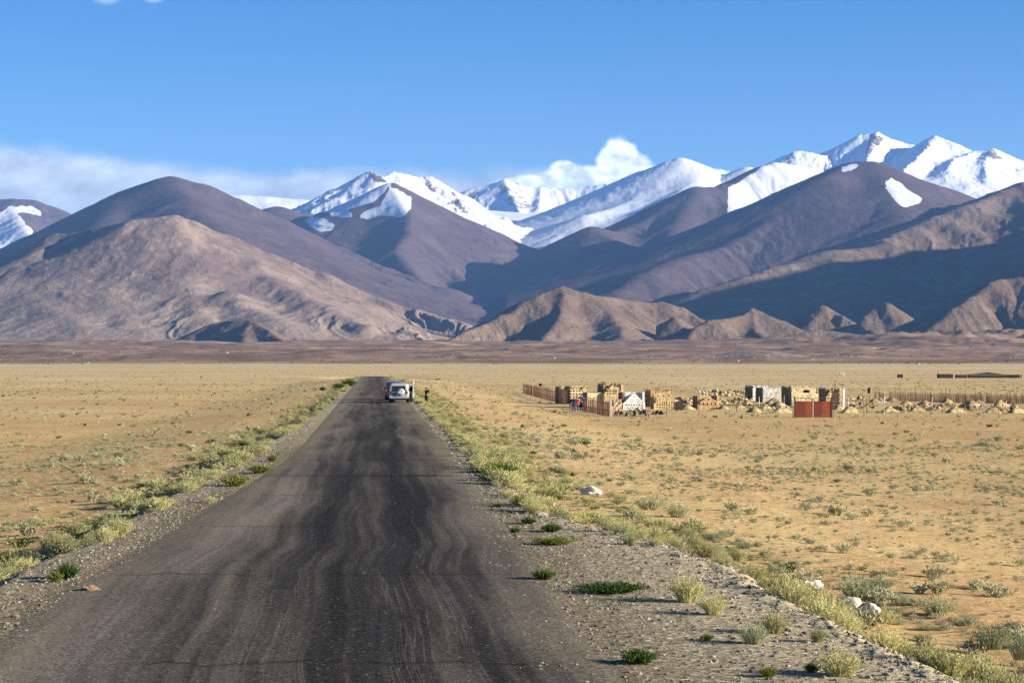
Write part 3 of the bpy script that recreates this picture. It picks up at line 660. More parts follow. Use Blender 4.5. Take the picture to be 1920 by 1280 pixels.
# right flank, half of it in the shade of the ridge outside the frame
mountain('right_mountain', M_brown, [
    dict(p=[(1230, 600, 8800), (1280, 572, 8900), (1340, 540, 9100), (1400, 519, 9300), (1460, 500, 9500), (1540, 480, 9800), (1640, 458, 10100), (1700, 432, 10400), (1760, 405, 10700), (1824, 381, 11000), (1920, 347, 11400), (2050, 310, 12000), (2300, 270, 12800)], s=0.45, w=2500, ribs=(26, 260)),
    dict(p=[(1930, 350, 11400), (1980, 420, 10300), (2020, 480, 9200), (2040, 540, 8000)], s=0.45, w=2500),
    dict(p=[(1290, 572, 8900), (1310, 585, 8500), (1330, 600, 8000)], s=0.5, w=900),
    dict(p=[(1560, 478, 9850), (1600, 530, 8800), (1640, 580, 7900)], s=0.30, w=1800)],
    (1200, 2400, 6600, 13500), (640, 260), ribs=(30, 260), warp=40, micro=6, crest=40, fan=lambda px, py, X, Y, H, G: sstep(130, 10, H - G) * 0.5)
# the mountain outside the frame whose shadow lies over the right side
mountain('outer_mountain', M_brown, [
    dict(p=[(2660, 420, 10400), (2700, 260, 9900), (2720, 190, 9500), (2790, 150, 9000), (2860, 112, 8500), (2990, 72, 7700), (3100, 130, 7000), (3200, 400, 6400)], s=0.62, w=3500),
    dict(p=[(2720, 190, 9500), (3000, 150, 9700), (3400, 200, 10000)], s=0.6, w=3500)],
    (1900, 4000, 5800, 12500), (220, 150), ribs=(60, 400), micro=10, crest=40, fan=lambda px, py, X, Y, H, G: 0 * px)
# low hills before the valley
mountain('middle_hill', M_brown, [
    dict(p=[(825, 648, 5850), (850, 635, 5950), (900, 612, 6080), (950, 588, 6200), (1000, 560, 6300), (1035, 541, 6380), (1055, 535, 6400), (1085, 545, 6400), (1130, 557, 6500), (1180, 564, 6600), (1240, 566, 6650), (1270, 575, 6650), (1300, 592, 6600), (1320, 606, 6550)], s=0.62, w=900, ribs=(26, 110)),
    dict(p=[(1053, 550, 6330), (1052, 588, 6180), (1032, 618, 5980), (1005, 648, 5800)], s=0.55, w=500, ribs=(20, 80)),
        dict(p=[(1110, 565, 6400), (1150, 600, 6200), (1170, 630, 5900)], s=0.45, w=500, ribs=(16, 80))],
    (800, 1360, 5400, 7300), (420, 170), ribs=(30, 90), warp=22, soft=5, micro=7, crest=12, fan=lambda px, py, X, Y, H, G: sstep(50, 5, H - G) * 0.4)
mountain('small_peaks', M_brown, [
    dict(p=[(1250, 610, 6250), (1268, 592, 6200), (1282, 610, 6150)], s=0.75, w=300),
    dict(p=[(1290, 625, 5850), (1330, 600, 5920), (1370, 596, 6000), (1395, 590, 6050), (1412, 577, 6100), (1424, 588, 6100), (1466, 602, 6100), (1500, 618, 6100)], s=0.62, w=300),
    dict(p=[(1412, 584, 6080), (1415, 612, 5980), (1440, 635, 5800)], s=0.45, w=400),
    dict(p=[(1518, 606, 6400), (1534, 590, 6450), (1546, 571, 6500), (1560, 588, 6480), (1580, 592, 6450), (1604, 606, 6400)], s=0.75, w=260),
    
    dict(p=[(1628, 592, 6900), (1645, 574, 6950), (1662, 566, 6950), (1690, 592, 6900)], s=0.8, w=260),
    dict(p=[(1480, 628, 5750), (1530, 618, 5800), (1600, 626, 5800), (1660, 634, 5700)], s=0.35, w=400)],
    (1230, 1720, 5500, 7800), (380, 150), ribs=(14, 60), warp=22, soft=5, micro=5, crest=8, fan=lambda px, py, X, Y, H, G: sstep(30, 0, H - G) * 0.3)
mountain('right_hill', M_brown, [
    dict(p=[(1700, 645, 5750), (1750, 612, 5850), (1780, 585, 5950), (1815, 560, 6080), (1850, 530, 6200), (1880, 523, 6260), (1925, 519, 6250), (2000, 505, 6200), (2100, 520, 6200), (2250, 600, 6200)], s=0.6, w=900, ribs=(26, 120)),
    dict(p=[(1800, 590, 6050), (1835, 612, 5900), (1860, 635, 5750)], s=0.45, w=500, ribs=(14, 80)),
    dict(p=[(1925, 540, 6200), (1950, 590, 5950), (1980, 635, 5600)], s=0.5, w=700, ribs=(24, 90))],
    (1660, 2300, 5200, 7200), (380, 150), ribs=(20, 110), warp=22, soft=5, micro=6, crest=12, fan=lambda px, py, X, Y, H, G: sstep(60, 5, H - G) * 0.5)
mountain('sand_hump', M_tan, [
    dict(p=[(1290, 676, 3650), (1340, 664, 3600), (1400, 656, 3550), (1440, 658, 3500), (1490, 676, 3450)], s=0.16, w=500)],
    (1240, 1540, 3250, 3900), (120, 50), ribs=(1, 60), soft=5, micro=1.2, crest=10, sink=4)

# ------------------------------------------------------------------ air
def haze():
    x0, x1, y0, y1, z0, z1 = -20300, 20300, -1400, 26800, -6, 2650
    V = [(x, y, z) for z in (z0, z1) for y in (y0, y1) for x in (x0, x1)]
    Fc = [(0, 2, 3, 1), (4, 5, 7, 6), (0, 1, 5, 4), (2, 6, 7, 3), (0, 4, 6, 2), (1, 3, 7, 5)]
    m = bpy.data.materials.new('haze'); m.use_nodes = True
    n = NT(m.node_tree); n.n.clear()
    out = n.new('ShaderNodeOutputMaterial'); v = n.new('ShaderNodeVolumePrincipled')
    v.inputs['Color'].default_value = (0.25, 0.50, 1.0, 1)
    v.inputs['Density'].default_value = HAZE
    v.inputs['Anisotropy'].default_value = 0.0
    n.l.new(v.outputs[0], out.inputs['Volume'])
    o = mesh_np('haze', V, Fc, m, smooth=False); tag(o, kind='stuff')
HAZE = 1.75e-5
haze()
# ------------------------------------------------------------------ mesh tools for the things
def on_ground(px, py):
    """where the line of sight through a pixel meets the ground"""
    Y = 20 * np.exp(np.linspace(0, math.log(150), 6000))
    X = (px - 960) / F * Y; Z = EYE + (676 - py) / F * Y
    g = ground_z(X, Y, False)
    k = np.argmax(Z <= g)
    return Vector((X[k], Y[k], g[k]))
class MB:
    """collects simple solids and links them as one mesh object"""
    def __init__(s): s.v = []; s.f = []
    def add(s, V, Fc, M=None):
        k = len(s.v)
        s.v += [tuple(M @ Vector(v)) if M is not None else tuple(v) for v in V]
        s.f += [tuple(i + k for i in f) for f in Fc]
        return s
    def box(s, x0, x1, y0, y1, z0, z1, M=None, taper=0.0):
        t = taper
        V = [(x0, y0, z0), (x1, y0, z0), (x1, y1, z0), (x0, y1, z0), (x0 + t, y0 + t, z1), (x1 - t, y0 + t, z1), (x1 - t, y1 - t, z1), (x0 + t, y1 - t, z1)]
        return s.add(V, [(0, 3, 2, 1), (4, 5, 6, 7), (0, 1, 5, 4), (1, 2, 6, 5), (2, 3, 7, 6), (3, 0, 4, 7)], M)
    def tube(s, a, b, r0, r1=None, n=6):
        a = Vector(a); b = Vector(b); r1 = r0 if r1 is None else r1
        d = (b - a).normalized(); u = d.orthogonal().normalized(); w = d.cross(u)
        V = []
        for c, r in ((a, r0), (b, r1)):
            for i in range(n):
                t = 2 * math.pi * i / n; V.append(tuple(c + u * (r * math.cos(t)) + w * (r * math.sin(t))))
        Fc = [(i, (i + 1) % n, n + (i + 1) % n, n + i) for i in range(n)] + [tuple(range(n))[::-1], tuple(range(n, 2 * n))]
        return s.add(V, Fc)
    def ring_loft(s, rings, cap=True):
        """rings: lists of equal numbers of points"""
        n = len(rings[0]); V = [p for r in rings for p in r]
        Fc = [(k * n + i, k * n + (i + 1) % n, (k + 1) * n + (i + 1) % n, (k + 1) * n + i) for k in range(len(rings) - 1) for i in range(n)]
        if cap: Fc += [tuple(range(n))[::-1], tuple(range((len(rings) - 1) * n, len(rings) * n))]
        return s.add(V, Fc)
    def lathe(s, prof, axis='Y', centre=(0, 0, 0), n=20):
        V = []; cx, cy, cz = centre
        for (r, h) in prof:
            for i in range(n):
                t = 2 * math.pi * i / n; c, q = r * math.cos(t), r * math.sin(t)
                V.append((cx + c, cy + h, cz + q) if axis == 'Y' else ((cx + h, cy + c, cz + q) if axis == 'X' else (cx + c, cy + q, cz + h)))
        m = len(prof)
        Fc = [(k * n + i, k * n + (i + 1) % n, (k + 1) * n + (i + 1) % n, (k + 1) * n + i) for k in range(m - 1) for i in range(n)]
        Fc += [tuple(range(n))[::-1], tuple(range((m - 1) * n, m * n))]
        return s.add(V, Fc)
    def mesh(s, name, mat=None, smooth=False):
        me = bpy.data.meshes.new(name); me.from_pydata(s.v, [], s.f)
        bm = bmesh.new(); bm.from_mesh(me); bmesh.ops.recalc_face_normals(bm, faces=bm.faces); bm.to_mesh(me); bm.free()
        if smooth:
            for p in me.polygons: p.use_smooth = True
        if mat: me.materials.append(mat)
        return me
    def build(s, name, mat=None, parent=None, smooth=False, bevel=0.0):
        o = bpy.data.objects.new(name, s.mesh(name, mat, smooth)); COL.objects.link(o)
        if parent is not None: o.parent = parent
        if bevel:
            b = o.modifiers.new('bevel', 'BEVEL'); b.width = bevel; b.segments = 2; b.limit_method = 'ANGLE'
        return o
def empty(name, loc, rz=0.0, label=None, cat=None, group=None):
    o = bpy.data.objects.new(name, None); COL.objects.link(o)
    o.location = loc; o.rotation_euler = (0, 0, rz); o.empty_display_size = 0.3
    return tag(o, label, cat, group)
def put(name, mesh, loc, rz=0.0, scale=1.0, label=None, cat=None, group=None, parent=None):
    o = bpy.data.objects.new(name, mesh); COL.objects.link(o)
    o.location = loc; o.rotation_euler = (0, 0, rz)
    o.scale = (scale,) * 3 if isinstance(scale, (int, float)) else scale
    if parent is not None: o.parent = parent
    return tag(o, label, cat, group)

def plain_mat(name, col, rough=0.8, spec=0.2, var=0.15, nscale=6.0, bump=0.0, metal=0.0, coat=0.0):
    m, n = material(name, rough, spec)
    p = n.objco()
    q = n.noise(p, nscale, 5, 0.65)
    k = n.mrange(q, 0.3, 0.7, 1 - var, 1 + var)
    n.put(n.b.inputs['Base Color'], n.mix(1.0, (*col, 1), n.comb(k, k, k), 'MULTIPLY'))
    n.b.inputs['Metallic'].default_value = metal
    n.b.inputs['Coat Weight'].default_value = coat
    if bump: n.put(n.b.inputs['Normal'], n.bump(q, 0.6, bump))
    return m
def adobe_mat(name, col, dark, scale=3.0):
    m, n = material(name, 0.95, 0.05)
    p = n.objco()
    q = n.noise(p, scale, 7, 0.7); q2 = n.noise(n.vmath('MULTIPLY', p, (1, 1, 0.25)), scale * 1.7, 4, 0.6)
    c = n.mix(n.mrange(q, 0.35, 0.62), dark, col)
    c = n.mix(n.mrange(q2, 0.55, 0.75, 0.0, 0.5), c, dark)
    cell = n.sepxyz(n.voronoi(p, 4.5, 'F1', 'Color'))[0]; kk = n.mrange(cell, 0.0, 1.0, 0.62, 1.22)
    c = n.mix(1.0, c, n.comb(kk, kk, kk), 'MULTIPLY')
    n.put(n.b.inputs['Base Color'], c)
    n.put(n.b.inputs['Normal'], n.bump(n.math('ADD', q, n.noise(p, 18.0, 3)), 0.7, 0.06))
    return m
M_adobe = adobe_mat('adobe', (0.64, 0.48, 0.25), (0.40, 0.285, 0.15))
M_adobe_pale = adobe_mat('adobe_pale', (0.70, 0.58, 0.35), (0.50, 0.39, 0.22))
M_adobe_red = adobe_mat('adobe_ochre', (0.60, 0.42, 0.20), (0.36, 0.245, 0.13))
M_white = adobe_mat('whitewash', (0.80, 0.79, 0.76), (0.60, 0.57, 0.50))
M_plaster = adobe_mat('grey_plaster', (0.66, 0.62, 0.54), (0.40, 0.36, 0.30))
M_mud = adobe_mat('old_mud', (0.27, 0.20, 0.13), (0.17, 0.125, 0.08))  # dark rubble mud; also paints the shade on the tombs' left walls
M_wood = plain_mat('weathered_wood', (0.20, 0.13, 0.085), 0.9, 0.1, 0.35, 9.0)
M_wood_pale = plain_mat('bleached_wood', (0.42, 0.35, 0.26), 0.9, 0.1, 0.3, 9.0)
M_picket = plain_mat('picket_wood', (0.16, 0.085, 0.055), 0.9, 0.1, 0.4, 7.0)
M_rust = plain_mat('rust_iron', (0.12, 0.05, 0.03), 0.8, 0.3, 0.3, 9.0)
M_gate = plain_mat('red_oxide_paint', (0.16, 0.028, 0.018), 0.55, 0.4, 0.25, 2.2)
M_gate2 = plain_mat('rusty_orange_paint', (0.25, 0.060, 0.022), 0.6, 0.3, 0.3, 2.2)
M_wire = plain_mat('fence_wire', (0.12, 0.10, 0.09), 0.6, 0.4, 0.1)
M_black = plain_mat('black_cloth', (0.012, 0.012, 0.014), 0.9, 0.1, 0.2)
M_sand = adobe_mat('grave_earth', (0.52, 0.39, 0.20), (0.34, 0.24, 0.12), 1.5)
M_dark = plain_mat('dark_rubble', (0.05, 0.04, 0.04), 0.95, 0.05, 0.5, 4.0)
M_tarp = plain_mat('grey_tarpaulin', (0.19, 0.17, 0.17), 0.8, 0.1, 0.4, 2.5)

def voxel_wall(cols, rows, cell, thick, solid):
    """a wall of earth blocks with real openings: cells not solid stay open right through"""
    S = np.zeros((cols + 2, rows + 2), bool)
    for i in range(cols):
        for j in range(rows): S[i + 1, j + 1] = solid(i, j)
    mb = MB(); x0 = -cols * cell / 2
    def vq(a, b, c, d): k = len(mb.v); mb.v += [a, b, c, d]; mb.f.append((k, k + 1, k + 2, k + 3))
    for i in range(1, cols + 1):
        for j in range(1, rows + 1):
            if not S[i, j]: continue
            a = x0 + (i - 1) * cell; b = a + cell; c = (j - 1) * cell; d = c + cell; t = thick
            vq((a, 0, c), (b, 0, c), (b, 0, d), (a, 0, d)); vq((b, t, c), (a, t, c), (a, t, d), (b, t, d))
            if not S[i - 1, j]: vq((a, t, c), (a, 0, c), (a, 0, d), (a, t, d))
            if not S[i + 1, j]: vq((b, 0, c), (b, t, c), (b, t, d), (b, 0, d))
            if not S[i, j - 1]: vq((a, 0, c), (a, t, c), (b, t, c), (b, 0, c))
            if not S[i, j + 1]: vq((a, 0, d), (b, 0, d), (b, t, d), (a, t, d))
    # hand-laid and weathered: every corner is a little off
    A = np.array(mb.v); sx = cols * 1.7 + rows
    A += .035 * np.stack([noise2(A[:, 0] * 2.3 + A[:, 1] * 3, A[:, 2] * 2.1 + sx, 201), noise2(A[:, 0] * 1.9 + sx, A[:, 2] * 2.3 + A[:, 1] * 3, 202) * .8, noise2(A[:, 0] * 2.1 + A[:, 1] * 2, A[:, 2] * 1.7 + sx, 203)], -1) * np.minimum(1, A[:, 2:3] * 4 + .2)
    mb.v = [tuple(v) for v in A]
    return mb
YAW = math.radians(9)          # the tombs are laid out a little askew to the road
def tomb(name, px0, px1, ytop, ybase, depth, mat, label, holes=None, top='crenel', left_mat='mud', gable=0, cell=0.16, yaw=YAW, cat='tomb', hfrac=1.0):  # left_mat: darker colour that paints the shade on the left wall
    """walled grave house: front, back and two side walls, open inside"""
    p = on_ground((px0 + px1) / 2, ybase); sc_ = F / p.y
    W = (px1 - px0) / sc_ / math.cos(yaw); Hh = (ybase - ytop) / sc_
    t = empty(name, p, yaw, label, cat)
    n = max(4, round(W / cell)); m = max(4, round(Hh / cell)); r_ = random.Random(int(px0 * 7 + ytop))
    edge = [r_.choice((0, 0, 1)) for _ in range(n)]
    def body(cols, front):
        def f(i, j):
            mm = m
            if front and gable:
                c = (cols - 1) / 2; mm = m - int(abs(i - c) * gable / c)
                if top == 'crenel': mm -= (i % 2)
            elif top == 'crenel': mm = m - (i % 2) * 1
            elif top == 'broken': mm = m - edge[i % n] - (1 if (i * 7) % 5 == 0 else 0)
            if front and gable == 0 and top == 'arch':
                c = (cols - 1) / 2; mm = int(m * (0.62 + 0.30 * math.sqrt(max(0, 1 - ((i - c) / c * 1.02) ** 2)))) + (i % 2)
            if j >= mm: return False
            if j >= mm - 2 and r_.random() < .16 and top != 'flat': return False
            if front and holes and holes(i, j, cols, m): return False
            return True
        return f
    th = 0.26
    o = voxel_wall(n, m, cell, th, body(n, True)).build('front_wall', mat, t)
    W2 = n * cell
    o = voxel_wall(n, m, cell, th, body(n, False)).build('rear_wall', mat, t); o.location = (0, depth, 0)
    nd = max(3, round((depth - th) / cell)); 
    for sgn in (-1, 1):
        o = voxel_wall(nd, m, cell, th, body(nd, False)).build('side_wall', (M_mud if left_mat == 'mud' and sgn < 0 else (left_mat if left_mat and left_mat != 'mud' and sgn < 0 else mat)), t)  # left wall gets a darker colour, its shade painted in
        o.rotation_euler = (0, 0, math.radians(90)); o.location = (sgn * (W2 / 2 - (0 if sgn > 0 else th)) + 0.004 * sgn, th + nd * cell / 2 + 0.0, 0)
        o.scale = (0.995, 1, 0.998)
    if holes:
        zr = max(2, m - gable - (2 if top != 'arch' else int(m * .4))) * cell
        MB().box(-W2 / 2 + .02, W2 / 2 - .02, th + .01, depth - .01, zr - .14, zr - .02).build('roof', mat, t)  # slab added out of sight to block the sun, so the holes look dark
    return t
def rows_of_holes(rows, every=2, phase=0, margin=1):
    return lambda i, j, c, m: j in rows and margin <= i < c - margin and (i + phase + j // 2 * 0) % every == 0

# ---- the grave houses, from left to right
tomb('walled_tomb', 1049, 1073, 725, 757, 3.0, M_adobe, 'low ochre mud tomb with a rounded broken top behind the picket fence', top='broken')
tomb('lattice_tomb', 1069, 1099, 724, 757, 3.0, M_adobe_pale, 'pale mud tomb with pierced lattice wall right behind the four visitors',
     holes=lambda i, j, c, m: j > 2 and i % 2 == 0 and j % 2 == 0 and j < m - 1, top='crenel', cell=0.19)
tomb('walled_tomb', 1101, 1134, 735, 764, 2.6, M_adobe_pale, 'long flat topped yellow mud wall tomb just right of the visitors', top='flat')
tomb('gabled_tomb', 1132, 1170, 718, 764, 3.6, M_adobe, 'tallest mud tomb with a stepped pierced gable, left of the white tomb',
     holes=lambda i, j, c, m: j in (m - 8, m - 6) and i % 2 == 0 and 1 < i < c - 2, gable=7, cell=0.17)
tomb('lattice_tomb', 1147, 1167, 749, 770, 1.2, M_adobe_pale, 'small crumbling lattice tomb between the pale pillar and the white tomb',
     holes=lambda i, j, c, m: (i * 3 + j) % 4 == 0 and j > 0, top='broken', cell=0.14)
tomb('white_tomb', 1168, 1210, 735, 768, 2.4, M_white, 'white washed tomb with stepped gable and two rows of square holes',
     holes=lambda i, j, c, m: (j == 3 and i % 2 == 0 and 1 < i < c - 2) or (j == 1 and i % 2 == 1 and 1 < i < c - 2) or (j == m - 4 and i == c // 2), gable=8, top='flat', cell=0.15)
tomb('tall_tomb', 1220, 1263, 731, 763, 3.2, M_adobe_red, 'tall square ochre tomb with toothed top right of the white tomb', top='crenel',
     holes=lambda i, j, c, m: j == m - 5 and i % 4 == 1)
tomb('lattice_tomb', 1227, 1283, 744, 767, 1.8, M_adobe, 'low tomb with a wide gable full of holes in front of the tall ochre tomb',
     holes=lambda i, j, c, m: i % 2 == 0 and j in (1, 3, 5) and 0 < i < c - 1, gable=5, top='flat', cell=0.14)
tomb('gabled_tomb', 1308, 1350, 741, 767, 2.2, M_adobe_red, 'small lone ochre tomb with pointed gable and dark window holes, midway to the gate',
     holes=lambda i, j, c, m: (j in (3, 4) and i % 3 == 1) or (j == m - 3 and i == c // 2), gable=6, top='flat', cell=0.15)
tomb('box_tomb', 1411, 1440, 723, 751, 4.0, M_white, 'white plastered box tomb with a toothed rim, partly behind the grey one', top='crenel', left_mat=M_mud)  # left wall's shade painted in with the darker colour
tomb('box_tomb', 1430, 1467, 727, 754, 3.4, M_plaster, 'plain pale grey box tomb with flat top in the middle of the cemetery', top='flat')
tomb('box_tomb', 1484, 1530, 725, 761, 4.2, M_adobe_pale, 'big square yellow tomb behind the red gate with small dark window', top='crenel', left_mat=M_mud,  # left wall's shade painted in with the darker colour
     holes=lambda i, j, c, m: j in (m - 5, m - 4) and c * 0.45 < i < c * 0.70)
tomb('low_tomb', 1530, 1549, 731, 760, 3.0, M_adobe_pale, 'pale broken tomb wall between the square tomb and the arched tomb', top='broken')
tomb('arched_tomb', 1549, 1580, 728, 764, 2.8, M_adobe, 'ochre tomb with arched spiky top and one row of holes right of the gate', top='arch',
     holes=lambda i, j, c, m: (j == 3 and i % 3 == 1) or (j == m - 6 and i % 2 == 0 and 1 < i < c - 2), cell=0.15)
def pillar(px, y0, y1, w, mat, label, name='pillar', cat='pillar', cap=True):
    p = on_ground(px, y1); h = (y1 - y0) / F * p.y
    t = empty(name, p, YAW, label, cat)
    MB().box(-w / 2, w / 2, -w / 2, w / 2, 0, h - 0.12, taper=0.02).build('shaft', mat, t)
    if cap: MB().box(-w / 2 - .03, w / 2 + .03, -w / 2 - .03, w / 2 + .03, h - 0.12, h, taper=0.04).build('pillar_cap', mat, t)
    return t
pillar(1581.5, 727, 764, 0.30, M_white, 'tall thin white pillar at the right side of the arched tomb')
pillar(1145, 741, 781, 0.26, M_wood_pale, 'pale thick end post of the picket fence', 'gate_post', 'post')
pillar(1170.5, 734, 760, 0.40, M_adobe_pale, 'short yellow pillar between the tallest tomb and the white tomb')

# ---- double gate of sheet iron
def gate():
    p0 = on_ground(1490, 783); p1 = on_ground(1559, 783); W = (p1 - p0).length; s = F / p0.y
    H = 37 / s; Hp = 31 / s
    t = empty('cemetery_gate', (p0 + p1) / 2, math.radians(2), 'dark red sheet iron double gate standing in the front fence line', 'gate')
    for x in (-W / 2, W / 2):
        MB().box(x - .06, x + .06, -.06, .06, 0, H + 0.15).build('gate_post', M_rust, t)
    MB().box(-0.05, 0.05, -.02, .08, 0, H - 0.02).build('middle_post', M_wood_pale, t)
    for k, (a, b) in enumerate(((-W / 2 + .07, -.07), (.07, W / 2 - .07))):
        d = b - a
        leaf = MB().box(a, b, -.02, .02, H - .06, H).box(a, a + .05, -.02, .02, .05, H - .06).box(b - .05, b, -.02, .02, .05, H - .06).box(a + .05, b - .05, -.02, .02, .05, .10)
        leaf.box(a + d * .58, a + d * .58 + .04, -.02, .02, .10, H - .06)
        lf = leaf.build('gate_leaf', M_rust, t)
        MB().box(a + .05, a + d * (.58 if k == 0 else .5) - .005, -.026, -.022, .10, Hp).build('sheet_panel', M_gate, lf)
        MB().box(a + d * (.58 if k == 0 else .5) + .005, b - .05, -.030, -.024, .10, Hp).build('sheet_panel', M_gate2, lf)
gate()

# ---- picket fence at the left
def picket_fence(name, a, b, ha, hb, n, label, mat):
    A = on_ground(*a); B = on_ground(*b)
    t = empty(name, A, 0, label, 'fence')
    r = random.Random(n)
    meshes = []
    for k in range(6):
        w = r.uniform(.03, .05); mb = MB()
        mb.tube((0, 0, -0.1), (r.uniform(-.03, .03), r.uniform(-.03, .03), 1.0), w, w * .6, 5)
        meshes.append(mb.mesh('picket', mat))
    for i in range(n):
        f = i / (n - 1); p = A.lerp(B, f) - A
        g = gz(A.x + p.x, A.y + p.y) - A.z
        h = (ha * (1 - f) + hb * f) * r.uniform(.82, 1.06)
        if r.random() < 0.06: continue
        put('picket', meshes[i % 6], (p.x + r.uniform(-.03, .03), p.y + r.uniform(-.06, .06), g), r.uniform(0, 6), (1, 1, h), parent=t)
    for z in (.35, .8):
        MB().tube((0, 0, ha * z), (B.x - A.x, B.y - A.y, B.z - A.z + hb * z), .025, n=5).build('rail', mat, t)
picket_fence('picket_fence', (981, 737), (1060, 759), 1.72, 1.70, 150, 'long brown picket fence running away from the visitors to the left', M_picket)
picket_fence('picket_fence', (1095, 771), (1143, 780.5), 1.62, 1.55, 62, 'short brown picket fence between the visitors and the pale end post', M_picket)

# ---- post and wire fences
def wire_fence(name, pts, heights, label, wires=(0.35, 0.7, 0.95), mat=None, r=0.035, seed=1):
    P0 = on_ground(*pts[0]); t = empty(name, P0, 0, label, 'fence')
    rr = random.Random(seed); tops = []
    for k, q in enumerate(pts):
        p = on_ground(*q) - P0; h = heights[k % len(heights)]
        lean = Vector((rr.uniform(-.05, .05), rr.uniform(-.05, .05), 0)) * h
        MB().tube((p.x, p.y, p.z - .1), (p.x + lean.x, p.y + lean.y, p.z + h), r, r * .8, 5).build('post', mat or M_wood, t)
        tops.append((p, lean, h))
    for (p, l, h), (p2, l2, h2) in zip(tops[:-1], tops[1:]):
        for w_ in wires:
            MB().tube(p + l * w_ + Vector((0, 0, h * w_)), p2 + l2 * w_ + Vector((0, 0, h2 * w_)), .006, n=4).build('wire', M_wire, t)
    return t
wire_fence('wire_fence', [(1152, 780), (1204, 781), (1250, 781), (1310, 782), (1368, 783), (1429, 784), (1486, 784)], [1.55, 1.5, 1.9, 1.75, 1.7, 1.95], 'post and wire fence from the picket fence to the gate')
wire_fence('wire_fence', [(1563, 783), (1620, 783), (1683, 783), (1745, 783), (1809, 784), (1872, 785), (1935, 786)], [1.5, 1.9, 1.55, 1.95, 1.5, 1.55], 'post and wire fence running right from the gate to the picture edge', seed=2)
def back_fence():
    r = random.Random(11); P0 = on_ground(1640, 752)
    t = empty('stick_fence', P0, 0, 'tall back fence of thin sticks with brown netting, right side of the cemetery', 'fence')
    xs = np.arange(1640, 1935, 9.5); prev = None
    for k, x in enumerate(xs):
        y = 750 + 7 * (x - 1640) / 290
        p = on_ground(x + r.uniform(-2, 2), y) - P0; h = r.uniform(1.35, 2.15)
        MB().tube((p.x, p.y, p.z - .1), (p.x + r.uniform(-.06, .06), p.y, p.z + h), .045, .03, 5).build('post', M_wood if r.random() < .7 else M_wood_pale, t)
        if prev is not None and r.random() < 0.9:
            q, hq = prev
            mb = MB()
            for i in range(14):
                f = (i + r.uniform(.1, .9)) / 14; b = q.lerp(p, f); hh = r.uniform(.9, 1.25)
                mb.tube((b.x, b.y, b.z), (b.x + r.uniform(-.04, .04), b.y, b.z + hh), .022, .016, 4)
            for w_ in (.25, .55, .85, 1.1):
                mb.tube((q.x, q.y, q.z + w_), (p.x, p.y, p.z + w_), .010, n=4)
            mb.build('netting', M_picket, t)
        prev = (p, h)
back_fence()

# ---- standing posts, flag poles and headstones among the graves
def pole(px, ytop, ybase, r, mat, label, flag=None, lean=0.0, group=None, name='wooden_post', cat='post'):
    p = on_ground(px, ybase); h = (ybase - ytop) / F * p.y
    t = empty(name, p, 0, label, cat, group)
    MB().tube((0, 0, -.1), (lean, 0, h), r, r * .75, 6).build('shaft', mat, t)
    if flag:
        mb = MB(); w, hh = flag; n = 6; top = h
        V = []; 
        for i in range(n + 1):
            f = i / n
            for j in (0, 1):
                V.append((lean - w * f, 0.10 * math.sin(f * 5) + 0.01, top - hh * j * (1 - .15 * f) - 0.25 * w * f))
        V += [(x, y + .012, z) for x, y, z in V]
        m_ = 2 * (n + 1)
        Fc = [(2 * i, 2 * i + 2, 2 * i + 3, 2 * i + 1) for i in range(n)] + [(m_ + 2 * i, m_ + 2 * i + 1, m_ + 2 * i + 3, m_ + 2 * i + 2) for i in range(n)]
        mb.add(V, Fc).build('flag', M_black, t)
    return t
pole(1016, 718, 752, .04, M_wood, 'flag pole with a small black flag above the long picket fence', (0.42, 0.36), name='flag_pole', cat='flag pole')
pole(1630, 726, 758, .045, M_wood, 'leaning flag pole with a black rag right of the arched tomb', (0.38, 0.75), .12, name='flag_pole', cat='flag pole')
pole(1566, 713, 760, .05, M_rust, 'thin rusty pole rising above the arched tomb', name='iron_pole', cat='pole')
pole(1717, 726, 752, .05, M_picket, 'dark reddish post with short side branch, upright near the stick fence')
pole(1845, 729, 764, .05, M_wood_pale, 'tall crooked bleached branch standing as a grave post at far right', lean=.15)
pole(1098, 722, 745, .04, M_wood, 'single dark stake sticking up behind the blue jacketed visitor')
